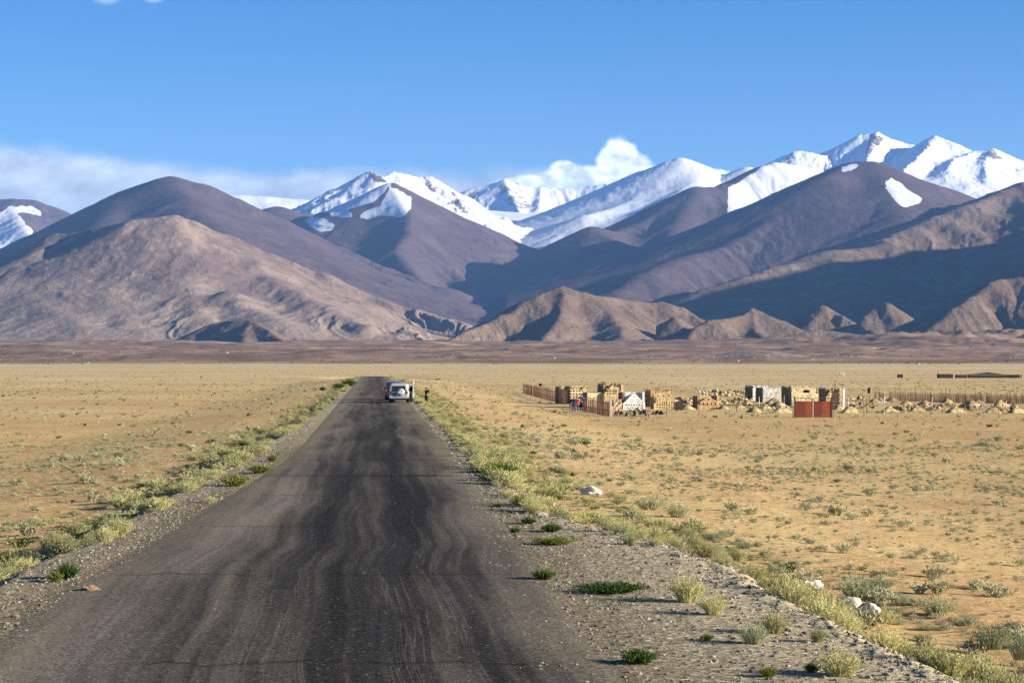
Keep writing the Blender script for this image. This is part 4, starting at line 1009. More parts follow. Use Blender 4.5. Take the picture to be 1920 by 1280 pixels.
for x, y0, y1, mt, lb in [(1382, 748, 772, M_wood, 'dark wooden stake standing right of the lone gabled tomb'), (1389, 749, 771, M_wood_pale, 'paired pale stake beside the dark one, right of the lone gabled tomb'),
        (1399, 740, 764, M_wood, 'tall dark stake just left of the white box tomb'), (1424, 744, 766, M_white, 'thin white stake in front of the white box tomb'),
        (1470, 741, 762, M_wood_pale, 'grey stake at the right corner of the grey box tomb'), (1485, 746, 764, M_white, 'white stake close to the left gate post'),
        (1591, 745, 767, M_white, 'white stake right of the white pillar'), (1617, 735, 756, M_wood, 'leaning dark stake left of the flag pole'),
        (1626, 748, 772, M_picket, 'stout reddish stump post under the leaning flag pole'), (1645, 738, 758, M_wood_pale, 'pale grave post left of the stick fence start'),
        (1673, 734, 771, M_wood, 'slender dark pole rising between the right hand mounds'), (1694, 739, 773, M_wood, 'thick dark grave post with pale one beside it'),
        (1697, 752, 774, M_wood_pale, 'pale grave post touching the thick dark one'), (1747, 744, 770, M_plaster, 'grey stone slab post standing behind the front wire fence'),
        (1767, 761, 774, M_rust, 'short rusty stump between two mounds at right'), (1798, 741, 755, M_wood, 'dark leaning grave post against the stick fence'),
        (1846, 757, 775, M_plaster, 'grey headstone slab at the foot of a mound far right'), (1886, 750, 766, M_white, 'white stake far right before the stick fence'),
        (1902, 735, 768, M_wood, 'tall dark post next to the right picture edge'), (1657, 765, 776, M_plaster, 'tilted grey headstone among the right hand mounds')]:
    pole(x, y0, y1, .05 if y1 - y0 > 12 else .09, mt, lb, lean=random.uniform(-.06, .06))

# ---- grave mounds
def mound_mesh(seed, L=1.15, W=0.8, H=0.72):
    n, m = 18, 7; V = []; rs = seed * 3.1
    for j in range(m):
        f = j / (m - 1)
        for i in range(n):
            t = 2 * math.pi * i / n
            rr = (1 - f) * (1 + .12 * math.sin(3 * t + rs) + .08 * math.sin(5 * t + 2 * rs))
            V.append((L * rr * math.cos(t), W * rr * math.sin(t), H * (1 - (1 - f) ** 1.25) + .03 * math.sin(4 * t + 7 * f + rs) - .05 * (j == 0)))
    return MB().add(V, [(k * n + i, k * n + (i + 1) % n, (k + 1) * n + (i + 1) % n, (k + 1) * n + i) for k in range(m - 1) for i in range(n)] + [tuple(range((m - 1) * n, m * n))]).mesh('grave_mound', M_sand, True)
mm = [mound_mesh(k) for k in range(4)]
spots = [(1596, 770, 1.2), (1667, 773, 1.4), (1672, 752, 1.2), (1719, 771, 1.2), (1734, 762, 1.4), (1791, 774, 1.5), (1822, 764, 2.0), (1860, 774, 1.3), (1776, 755, 1.2), (1628, 764, .9), (1691, 768, .9),
         (1875, 762, 1.5), (1288, 768, 1.2), (1353, 756, 1.3), (1357, 767, 1.0), (1388, 764, .9), (1415, 773, 1.1), (1452, 757, 1.6), (1460, 762, 1.3), (1465, 774, 1.5), (1572, 768, 1.2), (1592, 774, 1.3), (1700, 758, 1.0), (1905, 774, 1.3), (1640, 754, 1.0), (1300, 758, 1.0),
         (1402, 757, .9), (1436, 766, 1.0), (1755, 766, 1.0), (1835, 756, 1.0), (1889, 755, 1.1), (1275, 757, .9)]
for k, (x, y, s_) in enumerate(spots):
    p = on_ground(x, y); s_ *= 0.72
    lb = 'sandy grave mound among the posts on the right of the gate' if x > 1560 else 'sandy grave mound between the tombs left of the gate'
    put('grave_mound', mm[k % 4], p, random.uniform(-.3, .3) + YAW, (s_, s_, s_ * random.uniform(.8, 1.15)), lb, 'grave mound', 'earth grave mounds right of the gate' if x > 1560 else 'earth grave mounds left of the gate')

# ---- rubble and collapsed tomb litter
def rock_mesh(seed, sub=2, amp=.28, flat=.6):
    bm = bmesh.new(); bmesh.ops.create_icosphere(bm, subdivisions=sub, radius=1.0)
    r = random.Random(seed); ox, oy = r.uniform(0, 90), r.uniform(0, 90)
    for v in bm.verts:
        c = v.co.normalized()
        k = 1 + amp * float(noise2(c.x * 1.3 + ox + c.z, c.y * 1.3 + oy - c.z, seed)) * 1.6 + amp * .5 * float(noise2(c.x * 3.1 + oy + c.z * 2, c.y * 3.1 + ox + c.z * 2, seed + 5))
        v.co = Vector((c.x * k, c.y * k * .8, c.z * k * flat))
    me = bpy.data.meshes.new('rock'); bm.to_mesh(me); bm.free()
    return me
def rubble(px0, px1, y0, y1, n, mats, label, name='rubble_heap', cat='rubble', smin=.08, smax=.30, seed=1):
    r = random.Random(seed); base = on_ground((px0 + px1) / 2, y1)
    t = empty(name, base, 0, label, cat)
    meshes = []
    for m in mats:
        for k in range(2):
            q = rock_mesh(seed * 10 + k, 1, .4, .8); q.materials.append(m); meshes.append(q)
    for i in range(n):
        p = on_ground(r.uniform(px0, px1), r.uniform(max(y0, y1 - 8), y1)) - base
        up = max(0, (y1 - y0) / F * base.y - .3) * r.random() ** 1.8
        o = put('block', r.choice(meshes), (p.x, p.y, p.z + up), r.uniform(0, 6), r.uniform(smin, smax), parent=t)
        o.rotation_euler = (r.uniform(-.6, .6), r.uniform(-.6, .6), r.uniform(0, 6))
    return t
rubble(1310, 1396, 733, 744, 90, [M_adobe_pale, M_plaster, M_adobe, M_dark], 'long heap of pale rubble from collapsed tombs behind the lone gabled tomb', seed=3, smax=.42)
rubble(1255, 1305, 748, 756, 40, [M_adobe_pale, M_adobe, M_dark], 'rubble of broken mud walls right of the tall ochre tomb', seed=4)
rubble(1590, 1620, 745, 752, 26, [M_adobe_pale, M_sand, M_dark], 'rubble and earth right of the arched tomb', seed=5)
rubble(1640, 1665, 748, 756, 26, [M_white, M_plaster], 'patch of whitish rubble at the left end of the stick fence', seed=6, smin=.06, smax=.2)
rubble(1400, 1480, 758, 771, 34, [M_sand, M_adobe_pale, M_dark], 'scattered stones among the mounds left of the gate', seed=7, smax=.2)
rubble(1075, 1135, 757, 764, 50, [M_adobe_pale, M_adobe, M_dark], 'broken wall stones behind the short picket fence', seed=12, smax=.3)
rubble(1170, 1225, 740, 757, 60, [M_adobe_pale, M_adobe, M_mud], 'crumbled yellow wall stones rising behind the white tomb', seed=13, smax=.34)
rubble(1283, 1312, 752, 766, 34, [M_adobe_pale, M_mud, M_dark], 'dark and pale rubble between the low gabled tomb and the lone one', seed=14, smax=.3)
rubble(1345, 1410, 748, 760, 60, [M_sand, M_mud, M_adobe_pale], 'rubble and earth heaps right of the lone gabled tomb', seed=15, smax=.34)
rubble(1466, 1488, 738, 752, 26, [M_mud, M_dark, M_adobe_pale], 'dark rubble between the grey box tomb and the big square tomb', seed=16, smax=.34)
rubble(1582, 1640, 752, 768, 46, [M_sand, M_mud, M_dark], 'earth and stones right of the white pillar', seed=17, smax=.28)
rubble(1660, 1900, 756, 772, 120, [M_sand, M_mud, M_dark], 'loose stones strewn between the mounds right of the gate', seed=18, smax=.24)
def litter(px0, px1, ytop, yb, n, label, seed):
    """poles and torn felt of a collapsed tent"""
    r = random.Random(seed); base = on_ground((px0 + px1) / 2, yb); W = (px1 - px0) / F * base.y; H = (yb - ytop) / F * base.y
    t = empty('collapsed_shelter', base, 0, label, 'debris')
    for k in range(3):
        n1, m1 = 12, 8; V = []
        cx = (k - 1) * W * .3
        for j in range(m1):
            for i in range(n1):
                u, v = i / (n1 - 1) - .5, j / (m1 - 1) - .5
                V.append((cx + u * W * .42, v * 1.4, max(0.02, H * (.75 if k != 1 else .95) * (1 - 3.2 * u * u - 2.4 * v * v) + .14 * float(noise2(u * 6 + k * 9, v * 6, seed)))))
        MB().add(V, [tuple(x) for x in grid_faces(m1, n1).tolist()]).build('felt_sheet', (M_tarp, M_dark, M_black)[k], t)
    for i in range(n):
        a = Vector((r.uniform(-.5, .5) * W, r.uniform(-.9, .4), 0.02)); b = a + Vector((r.uniform(-.7, .7), r.uniform(-.2, .4), r.uniform(.25, 1.0) * H))
        MB().tube(a, b, .035, .03, 5).build('tent_pole', M_wood_pale if i % 2 else M_wood, t)
litter(1172, 1216, 763, 780, 16, 'collapsed dark felt shelter with poles in front of the white tomb', 5)
litter(1222, 1244, 768, 777, 7, 'small heap of dark cloth and sticks in front of the tall ochre tomb', 6)
litter(1152, 1168, 768, 778, 7, 'leaning broken boards beside the pale end post', 7)

# ---- far sheds
def shed(px0, px1, y0, y1, depth, label, wallm, endm, name='low_building', roof=None, yaw=0.0):
    p = on_ground((px0 + px1) / 2, y1); s = p.y / F; W = (px1 - px0) * s; H = (y1 - y0) * s
    t = empty(name, p, yaw, label, 'building')
    MB().box(-W / 2, W / 2, 0, depth, -.1, H).build('wall', wallm, t)
    MB().box(W / 2 + .003, W / 2 + .10, .003, depth, -.1, H + .02).build('end_wall', endm, t)
    if roof: MB().box(-W / 2 - .15, W / 2 + .25, -.1, depth + .1, H + .002, H + .12).build('roof', roof, t)
    else: MB().box(-W / 2 - .05, W / 2 + .13, -.04, depth + .04, H + .023, H + .10).build('roof', endm, t)
    return t
M_darkwall = plain_mat('dark_mud_wall', (0.055, 0.048, 0.040), 0.95, 0.05, 0.3)
t = shed(1575, 1584, 698.5, 704, 1.5, 'tiny white hut alone on the far plain', M_white, M_white, 'small_hut')
MB().box(-.45, -.05, -.012, -.004, 0, .62).build('door', M_darkwall, t)
shed(1684, 1693, 701.5, 708, 1.6, 'tiny dark hut with pale end wall on the far plain', M_darkwall, M_adobe_pale, 'small_hut')
shed(1760, 1787, 701, 708.8, 2.6, 'leftmost long dark shed of the far farmstead', M_darkwall, M_adobe_pale)
shed(1794, 1814, 702.5, 708.6, 2.6, 'short dark shed second from left in the far farmstead', M_darkwall, M_adobe_pale)
t = shed(1818, 1912, 702.4, 708.5, 3.0, 'long dark shed with bluish pitched roof in the far farmstead', M_darkwall, M_adobe_pale)
M_roof = plain_mat('pale_sheet_roof', (0.40, 0.44, 0.46), 0.5, 0.4, 0.2)
p = on_ground(1850, 708); s_ = p.y / F
for a, b in ((1812, 1885),):
    W = (b - a) * s_; t2 = empty('gabled_barn', on_ground((a + b) / 2, 706.6), 0, 'wide barn with pale bluish roof behind the long dark shed', 'building')
    MB().add([(-W / 2, 0, 0), (W / 2, 0, 0), (W / 2, 3, 0), (-W / 2, 3, 0), (-W / 2, 0, .9), (W * .05, 0, 1.55), (W / 2, 0, .9), (-W / 2, 3, .9), (W * .05, 3, 1.55), (W / 2, 3, .9)],
             [(0, 1, 6, 5, 4), (3, 7, 8, 9, 2), (0, 4, 7, 3), (1, 2, 9, 6)]).build('wall', M_darkwall, t2)
    MB().add([(-W / 2 - .2, -.2, .88), (W * .05, -.2, 1.60), (W * .05, 3.2, 1.60), (-W / 2 - .2, 3.2, .88), (W / 2 + .2, -.2, .88), (W / 2 + .2, 3.2, .88),
              (-W / 2 - .2, -.2, .96), (W * .05, -.2, 1.70), (W * .05, 3.2, 1.70), (-W / 2 - .2, 3.2, .96), (W / 2 + .2, -.2, .96), (W / 2 + .2, 3.2, .96)],
             [(0, 1, 2, 3), (1, 4, 5, 2), (6, 9, 8, 7), (7, 8, 11, 10), (0, 6, 7, 1), (1, 7, 10, 4), (3, 2, 8, 9), (2, 5, 11, 8), (0, 3, 9, 6), (4, 10, 11, 5)]).build('roof', M_roof, t2)
shed(1916, 1926, 702.5, 708.5, 2.0, 'pale shed end wall cut off by the right picture edge', M_adobe_pale, M_adobe_pale)
# ------------------------------------------------------------------ vehicles
M_silver = plain_mat('silver_paint', (0.50, 0.54, 0.54), 0.35, 0.5, 0.03, 2.0, metal=0.25, coat=0.5)
M_darkcar = plain_mat('dark_green_paint', (0.018, 0.026, 0.028), 0.25, 0.5, 0.05, 2.0, coat=0.7)
M_glass = plain_mat('tinted_glass', (0.008, 0.010, 0.012), 0.06, 0.6, 0.0)
M_tyre = plain_mat('tyre_rubber', (0.014, 0.014, 0.014), 0.9, 0.1, 0.2)
M_rim = plain_mat('alloy_rim', (0.45, 0.46, 0.47), 0.35, 0.5, 0.05, metal=0.7)
M_trim = plain_mat('black_trim', (0.02, 0.02, 0.02), 0.6, 0.3, 0.1)
M_red = plain_mat('red_lamp_glass', (0.45, 0.012, 0.02), 0.2, 0.6, 0.05)
M_plate = plain_mat('number_plate', (0.72, 0.72, 0.70), 0.5, 0.3, 0.03)
def section(y, hw_b, hw_w, hw_r, zb, zw, zr):
    """one cross-section of the shell: sill, waist and roof half widths and heights"""
    e = .07
    pts = [(hw_b * .92, zb), (hw_b, zb + .12), (hw_w, zw - .12), (hw_w - .02, zw), (hw_r + .05, zr - .10), (hw_r - .05, zr - .015), (hw_r * .5, zr + .012)]
    L = [(x, y, z) for x, z in pts] + [(-x, y, z) for x, z in reversed(pts)]
    return L
def suv(loc, rz, paint, label, wheel_cover=True, open_door=False):
    t = empty('off_road_car', loc, rz, label, 'car')
    # car runs along +Y; rear bumper at y=0
    sec = [section(.10, .86, .88, .70, .52, 1.02, 1.66), section(.16, .91, .93, .76, .40, 1.04, 1.80), section(.55, .92, .935, .77, .36, 1.05, 1.84), section(1.9, .92, .935, .77, .34, 1.05, 1.86),
           section(2.9, .92, .935, .75, .34, 1.04, 1.80)]
    body = MB().ring_loft(sec)
    hood = [section(2.88, .915, .93, .80, .34, .98, 1.06), section(3.5, .915, .93, .80, .34, .97, 1.05), section(4.45, .90, .90, .76, .36, .90, .99), section(4.72, .84, .84, .70, .42, .80, .90)]
    body.ring_loft(hood)
    b = body.build('body', paint, t, smooth=False, bevel=.03)
    # glass, a finger proud of the shell
    MB().add([(-.66, .080, 1.08), (.66, .080, 1.08), (.60, .084, 1.60), (-.60, .084, 1.60), (-.66, .12, 1.08), (.66, .12, 1.08), (.60, .15, 1.60), (-.60, .15, 1.60)],
             [(0, 1, 2, 3), (4, 7, 6, 5), (0, 4, 5, 1), (1, 5, 6, 2), (2, 6, 7, 3), (3, 7, 4, 0)]).build('rear_window', M_glass, t)
    for sx in (-1, 1):
        for y0, y1 in ((.35, 1.0), (1.08, 1.85), (1.93, 2.75)):
            MB().add([(sx * .925, y0, 1.10), (sx * .925, y1, 1.10), (sx * .80, y1 - .08, 1.68), (sx * .80, y0 + .04, 1.68), (sx * .88, y0, 1.10), (sx * .88, y1, 1.10), (sx * .76, y1 - .08, 1.68), (sx * .76, y0 + .04, 1.68)],
                     [(0, 1, 2, 3), (4, 7, 6, 5), (0, 4, 5, 1), (1, 5, 6, 2), (2, 6, 7, 3), (3, 7, 4, 0)]).build('side_window', M_glass, t)
        MB().box(sx * .80 - .02, sx * .80 + .02, .45, 2.5, 1.885, 1.915).box(sx * .80 - .02, sx * .80 + .02, .5, .56, 1.83, 1.885).box(sx * .80 - .02, sx * .80 + .02, 2.3, 2.36, 1.83, 1.885).build('roof_rail', M_trim, t)
        MB().box(sx * .80 - .085, sx * .80 + .085, .06, .20, .84, 1.12).build('tail_light', M_red, t, bevel=.02)
        m = MB().box(sx * 1.04 - .10, sx * 1.04 + .10, 2.62, 2.72, 1.06, 1.26).box(sx * .96 - .05, sx * .96 + .05, 2.64, 2.70, 1.06, 1.10).build('mirror', M_trim, t, bevel=.02)
        MB().box(sx * .62 - .10, sx * .62 + .10, 4.62, 4.78, .62, .80).build('headlight', M_plate, t, bevel=.02)
        for y in (.78, 3.85):
            c = (sx * .80, y, .38)
            w = MB().lathe([(.20, -.12), (.34, -.125), (.375, -.08), (.375, .08), (.34, .125), (.20, .12)], 'X', c, 24).build('wheel', M_tyre, t, True)
            MB().lathe([(.03, .127 * sx), (.12, .135 * sx), (.215, .128 * sx)], 'X', c, 20).build('rim', M_rim, w)
            MB().lathe([(.46, 0), (.46, .01)], 'X', (sx * .945 - (.01 if sx < 0 else 0), y, .42), 20).build('wheel_arch', M_trim, t)
    MB().add([(-.70, 2.92, 1.06), (.70, 2.92, 1.06), (.62, 2.925, 1.70), (-.62, 2.925, 1.70), (-.70, 3.02, 1.055), (.70, 3.02, 1.055)], [(0, 1, 2, 3), (4, 3, 2, 5), (0, 3, 4), (1, 5, 2), (0, 4, 5, 1)]).build('windscreen', M_glass, t)
    MB().box(-.90, .90, -.02, .14, .42, .66).build('rear_bumper', paint, t, bevel=.04)
    MB().box(-.86, .86, 4.66, 4.86, .36, .62).build('front_bumper', paint, t, bevel=.04)
    MB().box(-.75, .75, .02, .50, .26, .42).build('underbody', M_trim, t)
    if wheel_cover:
        w = MB().lathe([(.10, -.15), (.30, -.145), (.345, -.10), (.36, .0), (.36, .08), (.30, .10)], 'Y', (.22, -.02, 1.02), 28).build('spare_wheel_cover', paint, t, True)
        MB().lathe([(.365, -.05), (.372, -.02), (.372, .04), (.365, .07)], 'Y', (.22, -.02, 1.02), 28).build('cover_band', M_trim, w, True)
        MB().box(.22 - .24, .22 + .24, -.190, -.176, .92, 1.05).build('number_plate', M_plate, t)
        MB().box(-.62, -.20, .045, .075, .76, .90).build('plate_recess', M_trim, t)
    if open_door:
        d = empty('hinge', (0, 0, 0))
        bpy.data.objects.remove(d)
        M = Matrix.Translation((.93, 2.80, 0)) @ Matrix.Rotation(math.radians(20), 4, 'Z')
        dr = MB().box(-.04, .04, -1.0, 0, .42, 1.05, M).box(-.035, .035, -1.0, -.95, 1.05, 1.66, M).box(-.035, .035, -.12, -.06, 1.05, 1.55, M).box(-.035, .035, -.95, -.12, 1.60, 1.66, M).build('front_door', paint, t)
        dr['label'] = 'front door standing wide open'
        MB().box(-.012, .012, -.94, -.13, 1.06, 1.59, M).build('door_window', M_glass, dr)
    return t
def on_road(px, py):
    p = on_ground(px, py); return Vector((p.x, p.y, float(road_z(np.array([p.y]))[0]) + .0))
# a car seen from behind has its rear nearest: place the rear bumper's middle
p = on_road(747.5, 755.5)
suv(p, math.radians(-1.0), M_silver, 'silver off-road car with spare wheel on its back parked at the right roadside', True, True)
p = on_road(739.0, 750.2)
suv(p, math.radians(0.5), M_darkcar, 'dark off-road car parked close in front of the silver one', False)
# white marker post by the road
p = on_ground(776, 726)
t = empty('marker_post', p, 0, 'slim white roadside marker post with dark foot behind the cars', 'marker post')
h = 15.0 / F * p.y
MB().box(-.09, .09, -.09, .09, h * .30, h, taper=.015).build('shaft', M_white, t)
MB().box(-.095, .095, -.095, .095, -.1, h * .30).build('foot', M_rust, t)

# ------------------------------------------------------------------ people
def cloth(name, col): return plain_mat(name, col, 0.9, 0.1, 0.18, 9.0)
M_skin = plain_mat('skin', (0.36, 0.20, 0.13), 0.6, 0.3, 0.05)
M_jeans = cloth('denim', (0.075, 0.115, 0.19)); M_shoe = cloth('shoe_leather', (0.03, 0.022, 0.018)); M_hair = cloth('dark_hair', (0.02, 0.014, 0.01))
def skin_obj(name, joints, edges, mat, parent, sub=1, root=0):
    me = bpy.data.meshes.new(name); me.from_pydata([j[:3] for j in joints], edges, [])
    o = bpy.data.objects.new(name, me); COL.objects.link(o)
    o.modifiers.new('skin', 'SKIN')
    if not me.skin_vertices: 
        bm = bmesh.new(); bm.from_mesh(me); bm.verts.layers.skin.verify(); bm.to_mesh(me); bm.free()
    for v, j in zip(me.skin_vertices[0].data, joints):
        r = j[3]; v.radius = (r, r) if isinstance(r, (int, float)) else r
    for i, v in enumerate(me.skin_vertices[0].data): v.use_root = (i == root)
    s = o.modifiers.new('smooth', 'SUBSURF'); s.levels = sub; s.render_levels = sub
    me.materials.append(mat)
    if parent is not None: o.parent = parent
    return o
def person(loc, rz, label, top, legs, pose='stand', head=None, headname='cap', height=1.74, hood=False):
    """a figure facing -Y before turning by rz"""
    t = empty('person', loc, rz, label, 'person'); k = height / 1.75
    def J(x, y, z, r): return (x * k, y * k, z * k, r * k)
    st = .11 if pose != 'walk' else .13
    fy = .0 if pose != 'walk' else .16
    if pose == 'camera': el, ha = [(.27, -.14, 1.22), (-.27, -.14, 1.22)], [(.07, -.27, 1.52), (-.07, -.27, 1.52)]
    elif pose == 'reach': el, ha = [(.32, -.06, 1.30), (-.28, .02, 1.12)], [(.52, -.18, 1.42), (-.27, -.08, .90)]
    elif pose == 'hips': el, ha = [(.34, .05, 1.16), (-.34, .05, 1.16)], [(.19, -.08, 1.02), (-.19, -.08, 1.02)]
    else: el, ha = [(.25, .02, 1.14), (-.25, .02, 1.14)], [(.26, -.07, .88), (-.26, -.07, .88)]
    # body: pelvis, spine, neck, head, legs and arms in one skin
    j = [J(0, 0, .95, .13), J(0, .0, 1.12, .125), J(0, .01, 1.32, .145), J(0, .01, 1.45, .085), J(0, -.005, 1.52, .055), J(0, -.015, 1.60, .082), J(0, -.015, 1.68, .095), J(0, -.01, 1.735, .06)]
    e = [(0, 1), (1, 2), (2, 3), (3, 4), (4, 5), (5, 6), (6, 7)]
    for s_, q in ((1, 0), (-1, 1)):
        n = len(j); yy = fy * s_
        j += [J(.10 * s_, 0, .86, .095), J(st * s_, -.02 + yy * .4, .48, .06), J((st + .01) * s_, .02 + yy, .09, .042), J((st + .03) * s_, -.13 + yy, .045, .038)]
        e += [(0, n), (n, n + 1), (n + 1, n + 2), (n + 2, n + 3)]
        m = len(j)
        j += [J(.17 * s_, .01, 1.40, .062), J(*el[q], .046), J(*ha[q], .030), J(ha[q][0], ha[q][1] - .05, ha[q][2] - .07, .028)]
        e += [(3, m), (m, m + 1), (m + 1, m + 2), (m + 2, m + 3)]
    skin_obj('body', j, e, M_skin, t)
    # face and ears
    f = MB()
    f.add([(-.018 * k, -.095 * k, 1.60 * k), (.018 * k, -.095 * k, 1.60 * k), (0, -.105 * k, 1.66 * k), (0, -.128 * k, 1.605 * k)], [(0, 3, 2), (3, 1, 2), (0, 1, 3), (0, 2, 1)]).build('nose', M_skin, t)
    # clothes
    jj = [(0, 0, .90 * k, (.17, .14)), (0, 0, 1.08 * k, (.165, .13)), (0, .01, 1.30 * k, (.185, .14)), (0, .01, 1.44 * k, (.10, .09))]
    ee = [(0, 1), (1, 2), (2, 3)]
    for s_, q in ((1, 0), (-1, 1)):
        m = len(jj); jj += [J(.175 * s_, .01, 1.385, .085), J(*el[q], .068), J(ha[q][0], ha[q][1], ha[q][2] + .02, .050)]
        ee += [(3, m), (m, m + 1), (m + 1, m + 2)]
    skin_obj('jacket', jj, ee, top, t, root=1)
    jl = [J(0, 0, .93, .155)]; el_ = []
    for s_ in (1, -1):
        yy = fy * s_; n = len(jl)
        jl += [J(.10 * s_, 0, .82, .118), J(st * s_, -.02 + yy * .4, .48, .082), J((st + .01) * s_, .02 + yy, .10, .070)]
        el_ += [(0, n), (n, n + 1), (n + 1, n + 2)]
        sh = skin_obj('shoe', [J((st + .01) * s_, .04 + yy, .06, .052), J((st + .03) * s_, -.10 + yy, .045, .046), J((st + .03) * s_, -.17 + yy, .035, .036)], [(0, 1), (1, 2)], M_shoe, t)
    skin_obj('trousers', jl, el_, legs, t)
    # hair, cap or hood over the crown
    V = []; n, m = 14, 6
    for a in range(m):
        ph = math.radians(-12 + 102 * a / (m - 1))
        for i in range(n):
            th = 2 * math.pi * i / n; fr = 1.0 if (math.sin(th) > -.3 or ph > .5) else .90
            V.append((.112 * k * math.cos(ph) * math.cos(th) * fr, (-.005 + .125 * math.cos(ph) * math.sin(th) * fr) * k, (1.665 + .115 * math.sin(ph)) * k))
    MB().add(V, [(a * n + i, a * n + (i + 1) % n, (a + 1) * n + (i + 1) % n, (a + 1) * n + i) for a in range(m - 1) for i in range(n)] + [tuple(range((m - 1) * n, m * n))]).build(headname, head or M_hair, t, True)
    return t
def stand(px, py, **kw): return on_ground(px, py)
fa = math.radians(180)
person(on_ground(1070.5, 770.5), fa + .3, 'person in black jacket, leftmost of the four at the picket fence', M_black, cloth('grey_trousers', (.12, .11, .11)), 'stand', cloth('fair_hair', (.30, .20, .12)), 'hair', 1.66)
person(on_ground(1076, 771), fa - .2, 'person in navy jacket and pale blue jeans, second from left of the four visitors', cloth('navy_jacket', (.018, .045, .10)), M_jeans, 'hips', M_hair, 'hair', 1.62)
person(on_ground(1081.5, 771), fa, 'person in bright red jacket and light jeans at the picket fence', cloth('red_jacket', (.62, .010, .018)), cloth('light_jeans', (.16, .21, .28)), 'stand', M_hair, 'hair', 1.66)
person(on_ground(1090, 769.5), fa - .35, 'person in turquoise blue jacket reaching to the fence, rightmost of the four visitors', cloth('blue_jacket', (.02, .16, .32)), cloth('dark_trousers', (.03, .035, .05)), 'reach', M_hair, 'hair', 1.80)
pp = on_ground(799.5, 757)
person(pp, fa - .75, 'person in dark clothes taking a photo beside the road, right of the cars', M_black, cloth('dark_green_trousers', (.018, .030, .032)), 'camera', M_black, 'hood', 1.72)
c = empty('photo_camera', pp + Matrix.Rotation(fa - .75, 3, 'Z') @ Vector((0, -.31, 1.50)), fa - .75, 'small dark camera held up by the person beside the road', 'camera')
MB().box(-.07, .07, -.03, .03, -.045, .045).build('camera_body', M_trim, c, bevel=.01)
MB().lathe([(.035, -.09), (.038, -.03)], 'Y', (0, 0, 0), 14).build('lens', M_trim, c)
pq = on_ground(770.5, 754.6)
person(Vector((pq.x, pq.y, pq.z)), fa + .5, 'person in dark jacket and pale cap standing at the open car door', M_black, M_black, 'stand', cloth('pale_cap', (.55, .55, .42)), 'cap', 1.72)
# ------------------------------------------------------------------ plants
def leaf_mat(name, c1, c2, c3, trans=0.25):
    m = bpy.data.materials.new(name); m.use_nodes = True
    n = NT(m.node_tree); n.n.clear()
    out = n.new('ShaderNodeOutputMaterial')
    info = n.new('ShaderNodeObjectInfo').outputs['Random']
    p = n.objco(); z = n.sepxyz(p)[2]
    f = n.math('ADD', n.math('MULTIPLY', info, 0.55), n.math('MULTIPLY', n.noise(p, 14.0, 3, 0.7), 0.6))
    col = n.ramp(f, [(0.25, c1), (0.55, c2), (0.85, c3)])
    d = n.new('ShaderNodeBsdfDiffuse'); t = n.new('ShaderNodeBsdfTranslucent'); mx = n.new('ShaderNodeMixShader')
    n.put(d.inputs[0], col); n.put(t.inputs[0], col); mx.inputs[0].default_value = trans
    n.l.new(d.outputs[0], mx.inputs[1]); n.l.new(t.outputs[0], mx.inputs[2]); n.l.new(mx.outputs[0], out.inputs[0])
    return m
L_sage = leaf_mat('sage_leaf', (0.23, 0.235, 0.105), (0.39, 0.375, 0.170), (0.54, 0.50, 0.235))
L_grey = leaf_mat('grey_sage_leaf', (0.19, 0.205, 0.115), (0.29, 0.305, 0.165), (0.43, 0.42, 0.235))
L_green = leaf_mat('green_leaf', (0.035, 0.065, 0.018), (0.060, 0.105, 0.022), (0.11, 0.15, 0.03))
L_lime = leaf_mat('lime_leaf', (0.09, 0.12, 0.02), (0.15, 0.18, 0.03), (0.24, 0.24, 0.05))
L_dry = leaf_mat('dry_stalk', (0.12, 0.09, 0.045), (0.26, 0.20, 0.10), (0.40, 0.32, 0.17))

def shrub_mesh(name, seed, stems, H, R, mat, leaves=7, leaf=0.030, width=0.007, droop=0.2, upright=0.7, flat=False):
    r = np.random.RandomState(seed); V = []; Fc = []
    for s in range(stems):
        a = r.rand() * 2 * math.pi; q = math.sqrt(r.rand())
        bx, by = R * .35 * q * math.cos(a), R * .35 * q * math.sin(a)
        tilt = q * (1 - upright) * 2.0 + r.randn() * .10
        h = H * (r.uniform(.55, 1.0)) * (1 - .35 * q * q)
        ex, ey = bx + R * .75 * q * math.cos(a) * (.6 + .4 * r.rand()), by + R * .75 * q * math.sin(a) * (.6 + .4 * r.rand())
        pts = [Vector((bx, by, 0)), Vector(((bx + ex) / 2 * .9, (by + ey) / 2 * .9, h * .55)), Vector((ex, ey, h - droop * q * h))]
        t = r.rand() * 6.28; wv = Vector((math.cos(t), math.sin(t), 0)) * width
        k = len(V)
        for i, p in enumerate(pts):
            ww = wv * (1 - .4 * i); V += [tuple(p - ww), tuple(p + ww)]
        Fc += [(k, k + 1, k + 3, k + 2), (k + 2, k + 3, k + 5, k + 4)]
        for l in range(leaves):
            f = .30 + .70 * (l + r.rand()) / leaves
            p = pts[0].lerp(pts[1], f * 2) if f < .5 else pts[1].lerp(pts[2], f * 2 - 1)
            d = Vector((r.randn(), r.randn(), .9 + abs(r.randn()) * .6)).normalized() * leaf * r.uniform(.7, 1.5)
            sd_ = d.cross(Vector((r.randn(), r.randn(), r.randn()))).normalized() * leaf * .22
            k = len(V); V += [tuple(p - sd_ * .5), tuple(p + sd_ * .5), tuple(p + d * .6 + sd_), tuple(p + d), tuple(p + d * .6 - sd_)]
            Fc.append((k, k + 1, k + 2, k + 3, k + 4))
    me = bpy.data.meshes.new(name); me.from_pydata(V, [], Fc); me.materials.append(mat)
    return me
sage = [shrub_mesh('sage_shrub', 10 + k, 190, .60, .50, L_sage, 9, .034, upright=.62) for k in range(4)]
